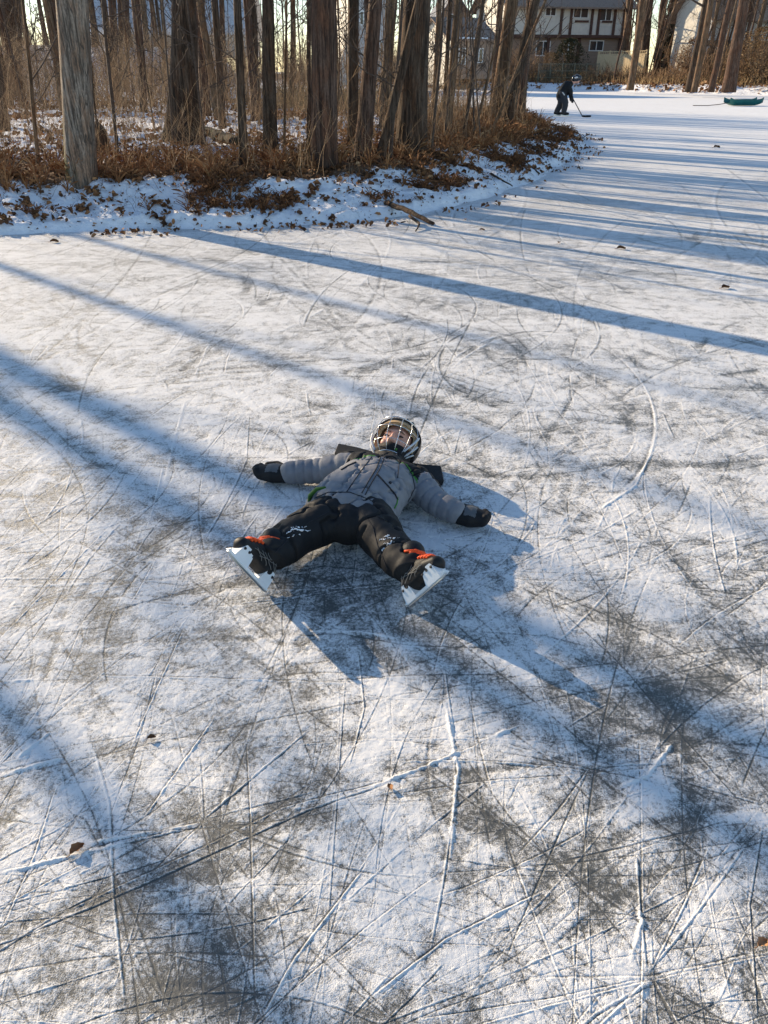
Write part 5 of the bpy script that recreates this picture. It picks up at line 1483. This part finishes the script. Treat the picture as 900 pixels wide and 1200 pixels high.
        for sy in (-1, 1):
            for (x0, z0, x1, z1) in ((.12, .115, .07, .065), (.105, .125, .045, .068), (.09, .14, .02, .075), (.15, .10, .10, .066), (.03, .14, .12, .07), (.02, .11, .16, .085), (.012, .075, .06, .15)):
                pts = [on(x0 + (x1 - x0) * k / 10, sy * .06, z0 + (z1 - z0) * k / 10) - (T(0, 0, 0) - T(0, 0, 0)) for k in range(11)]
                stt.tube(pts, .0011, 4)
        sub(stt, 'stitching', M['stitch'])
        return bt
    skate('L', 1)
    skate('R', 0)

    # helmet: shell, liner, cage, straps
    def shell_part(cs, rs, ru, rf, keep, thick, mat, name, parent=None):
        n1, n2 = 56, 80
        th = np.linspace(0.02, PI - .02, n1); ph = np.arange(n2) * 2 * PI / n2
        D = np.array([(math.sin(t) * math.cos(p), math.cos(t), math.sin(t) * math.sin(p)) for t in th for p in ph])      # s, u, f
        q = np.array([(i * n2 + j, i * n2 + (j + 1) % n2, (i + 1) * n2 + (j + 1) % n2, (i + 1) * n2 + j) for i in range(n1 - 1) for j in range(n2)])
        k = keep(D); q = q[k[q].all(axis=1)]
        out = D * np.array([rs, ru, rf]); inn = D * (np.array([rs, ru, rf]) - thick)
        def W3(v): return np.array(Hc) + (v[:, :1] + cs[0]) * np.array(s) + (v[:, 1:2] + cs[1]) * np.array(u) + (v[:, 2:3] + cs[2]) * np.array(f)
        N = len(D); mb = MB()
        # rim faces between outside and inside
        e = {}
        for face in q:
            for a, b in zip(face, np.roll(face, -1)):
                key = (min(a, b), max(a, b)); e.setdefault(key, []).append((a, b))
        rim = [(a, b, b + N, a + N) for lst in e.values() if len(lst) == 1 for a, b in lst]
        mb.add(np.vstack([W3(out), W3(inn)]), np.vstack([q, q[:, ::-1] + N, np.array(rim)]))
        o = mb.obj(name, mat, None)
        return o
    outer = lambda D: ~((D[:, 2] > .12) & (D[:, 1] < .60 - .35 * np.abs(D[:, 0]) ** 3)) & (D[:, 1] > -.80)
    hs = shell_part((0, .012, -.006), .113, .116, .118, outer, .010, M['shell'], 'helmet'); adopt(hs, root)
    inner = lambda D: ~((D[:, 2] > .24) & (D[:, 1] < .42 - .25 * np.abs(D[:, 0]) ** 2)) & (D[:, 1] > -.55)
    ln = shell_part((0, .010, -.002), .099, .102, .112, inner, .018, M['liner'], 'padding'); ln.parent = hs
    rg = MB()
    for a in (-.55, -.28, .28, .55):
        pts = []
        for t in np.linspace(.15, 2.2, 14):
            D = np.array((math.sin(a), math.cos(a) * math.cos(t - .6), -math.cos(a) * math.sin(t - .6)))
            pts.append(hl(D[0] * .113, D[1] * .118 + .012, D[2] * .119 - .006))
        rg.tube(pts, .005, 7)
    rg.obj('shell_rib', M['shell']).parent = hs
    cg = MB()
    def cp(phi, th): return hl(.112 * math.cos(th) * math.sin(phi), .118 * math.sin(th) + .002, .005 + .138 * math.cos(th) * math.cos(phi))
    for phi in np.radians([-66, -34, -6, 22, 48, 70]): cg.tube([cp(phi, t) for t in np.linspace(R(36), R(-52), 22)], .0014, 6)
    for th in np.radians([36, 4, -26, -52]): cg.tube([cp(p, th) for p in np.linspace(R(-78), R(78), 30)], .0014 if th < .5 and th > -.8 else .0026, 6)
    cg.obj('face_cage', M['cage']).parent = hs
    sg = MB()
    for (p0, t0, p1, t1) in ((74, 10, 50, -40), (78, -10, 60, -50), (82, -30, 64, -56)):
        sg.tube([cp(R(p0 + (p1 - p0) * k / 6), R(t0 + (t1 - t0) * k / 6)) - f * .004 for k in range(7)], [.006] * 7, 8, ry=[.0025] * 7, round_ends=True)
    for (p0, t0, p1, t1) in ((-76, 5, -55, -42), (-80, -15, -66, -52)):
        sg.tube([cp(R(p0 + (p1 - p0) * k / 6), R(t0 + (t1 - t0) * k / 6)) - f * .004 for k in range(7)], [.006] * 7, 8, ry=[.0025] * 7, round_ends=True)
    sg.obj('chin_strap', M['strap']).parent = hs
    # parts built in world space hang on parts that were adopted: undo the root offset for them
    for ch in list(root.children):
        for g_ in ch.children: g_.matrix_parent_inverse = Matrix.Identity(4)
build_child()

def build_skater():
    Y = 33.6
    q = lambda px, py, dy=0.0: V(px, py, Y) + Vector((0, dy, 0))
    ft = q(657, 136); root = thing('person', 'distant skater in black bending over a hockey stick near the wooded point', 'person', (ft.x, Y, 0))
    hip = q(658.5, 110); sh = q(665, 100.5); nk = q(669, 98.5); hd = q(676.2, 93.5)
    kn1, an1 = q(662, 121, -.12), q(660, 131, -.12); kn2, an2 = q(658, 122, .14), q(653.5, 130.5, .14)
    an1.z = .16; an2.z = .16
    el1, ha1 = q(667.5, 107.5, -.2), q(668.3, 113.5, -.1); el2, ha2 = q(668.5, 106.5, .18), q(670.5, 116.5, .05)
    def fu(name, parts, vox, mat, smooth=3):
        mb = MB()
        for pts, r in parts: interp_tube(mb, pts, r, n=14, K=20)
        o = fused(name, mb, vox, smooth, [mat]); set_mats(o, [mat], np.zeros(len(o.data.polygons))); return adopt(o, root)
    fu('body', [([hip, sh, nk], [.12, .14, .07]), ([nk, hd - Vector((.02, 0, .02)), hd], [.06, .07, .085]), ([hd + Vector((.06, 0, -.03)), hd + Vector((.09, 0, -.06)), hd + Vector((.04, 0, -.09))], [.05, .02, .05]), ([sh, el1, ha1], [.07, .055, .045]), ([sh, el2, ha2], [.07, .055, .045]),
                ([hip, kn1, an1], [.10, .08, .055]), ([hip, kn2, an2], [.10, .08, .055])], .016, M['skin'])
    jl = hip + Vector((-.01, 0, -.05))
    fu('jacket', [([jl, hip * .5 + sh * .5, sh, nk], [.205, .215, .21, .10]), ([sh + Vector((0, -.13, -.02)), el1, ha1], [.12, .095, .07]), ([sh + Vector((0, .13, -.02)), el2, ha2], [.12, .095, .07])], .02, M['black_cloth'])
    dk = fabric('dark_grey_trousers', (.035, .037, .042), .75)
    fu('trousers', [([hip + Vector((0, 0, .05)), hip - Vector((.02, 0, .1))], [.18, .18]), ([hip + Vector((0, -.09, 0)), kn1, an1], [.15, .125, .105]), ([hip + Vector((0, .09, 0)), kn2, an2], [.15, .125, .105])], .02, dk)
    fu('glove', [([ha1, ha1 + Vector((.02, .01, -.10))], [.065, .055]), ([ha1 + Vector((.03, -.02, -.02)), ha1 + Vector((.08, -.02, -.04))], [.03, .025])], .014, M['black_cloth'])
    fu('glove', [([ha2, ha2 + Vector((.03, -.01, -.08))], [.06, .05]), ([ha2 + Vector((.03, .02, -.02)), ha2 + Vector((.08, .02, -.03))], [.03, .025])], .014, M['black_cloth'])
    hm = fu('helmet', [([hd + Vector((-.10, 0, .035)), hd + Vector((0, 0, .06)), hd + Vector((.07, 0, .055))], [.11, .135, .10])], .014, M['shell'])
    m = MB(); m.tube([hd + Vector((-.10, -.13, .07)), hd + Vector((-.04, -.145, .08))], .03, 8, round_ends=True); m.obj('vent_patch', M['strap']).parent = hm
    hm.children[0].matrix_parent_inverse = Matrix.Identity(4)
    m = MB(); m.tube([hip + Vector((-.02, -.22, .05)), hip + Vector((.05, -.23, -.03))], .05, 8, round_ends=True, ry=.02); adopt(m.obj('hem_patch', M['strap']), root)
    for an, dy in ((an1, 0), (an2, 0)):
        b = an.copy(); b.z = .14
        sk = fu('skate', [([b + Vector((-.07, 0, -.04)), b + Vector((.06, 0, -.055)), b + Vector((.17, 0, -.06))], [.055, .06, .045]), ([b + Vector((-.02, 0, -.02)), b + Vector((.0, 0, .10))], [.065, .075])], .014, M['boot'])
        m = MB(); m.box((b.x - .12, b.y - .006, .001), (b.x + .22, b.y + .006, .028)); m.box((b.x - .10, b.y - .012, .029), (b.x - .02, b.y + .012, .06)); m.box((b.x + .09, b.y - .012, .029), (b.x + .18, b.y + .012, .06))
        g = m.obj('blade', M['steel'], sk, smooth=False); g.matrix_parent_inverse = Matrix.Identity(4)
    # hockey stick
    bt = P(682, 138.5, .03); bt = Vector((bt.x, Y - .9, .04)); bt.x = V(682, 138.5, Y - .9).x
    topp = ha1 + Vector((-.1, .06, .22))
    st = thing('hockey_stick', 'dark hockey stick held low by the distant skater', 'hockey stick', tuple(bt))
    m = MB(); m.tube([topp, bt], .016, 8); adopt(m.obj('shaft', M['dark']), st)
    m = MB(); m.tube([bt, bt + Vector((.10, -.02, -.012)), bt + Vector((.2, -.05, -.005)), bt + Vector((.30, -.10, .0))], [.012, .012, .012, .010], 8, ry=[.03, .036, .036, .03], round_ends=True); adopt(m.obj('blade', M['dark']), st)
build_skater()

# single leaves lying on the ice
rng = np.random.default_rng(12)
def ice_leaf(px, py, size, ang, lab, tint, group=None):
    p = P(px, py); n = 9
    out = []
    for i in range(n):
        t = i / (n - 1); wd = .34 * math.sin(PI * min(1, t * 1.02)) ** .8 * (1 + .22 * math.sin(t * 19)); cz = .10 * math.sin(t * 5) + .05
        for k in (-1, -.5, 0, .5, 1): out.append(((t - .5) * size, k * wd * size, .004 + size * (cz * .5 + .26 * abs(k) ** 1.6 * (.6 + .4 * math.sin(3 * t)))))
    q = [(i * 5 + k, i * 5 + k + 1, (i + 1) * 5 + k + 1, (i + 1) * 5 + k) for i in range(n - 1) for k in range(4)]
    mb = MB(); mb.add(out, q, None, 0, tint); mb.tube([(-.5 * size, 0, .006), (-.75 * size, .03 * size, .004)], .03 * size, 5)
    o = mb.obj('fallen_leaf', M['leaf']); o.location = p; o.rotation_euler = (0, 0, ang)
    return tag(o, lab, 'leaf', group)
for (px, py, sz, an, lab, tint) in [(91, 997, .038, .9, 'curled brown leaf lying on dark scratched ice in the lower left', .6), (178, 866, .024, .3, 'tiny dark leaf scrap on the lit ice left of centre below the child', .3), (457, 924, .022, 2.0, 'small tan leaf scrap on the bright ice below the child', .75),
                                   (893, 1107, .030, .5, 'small orange leaf at the right edge of the near ice', .8), (64, 284, .09, .1, 'dark leaf on the ice near the left end of the bank', .2), (268, 268, .08, .8, 'rusty leaf at the foot of the snowy bank', .7),
                                   (565, 270, .06, 0, 'brown leaf on the ice off the fallen branch', .35), (728, 292, .09, 0, 'dark leaf on the striped ice right of the bank', .15), (850, 338, .08, .3, 'dark leaf on the ice inside the broad tree shadow at the right', .15), (655, 285, .05, 1, 'small brown leaf on the ice just right of the bank foot', .4),
                                   (840, 173, .16, .2, 'dark leaf clump on the far sunlit ice', .1), (545, 258, .06, 1.5, 'pale leaf on the ice right of the fallen branch', .9)]:
    ice_leaf(px, py, sz, an, lab, tint)
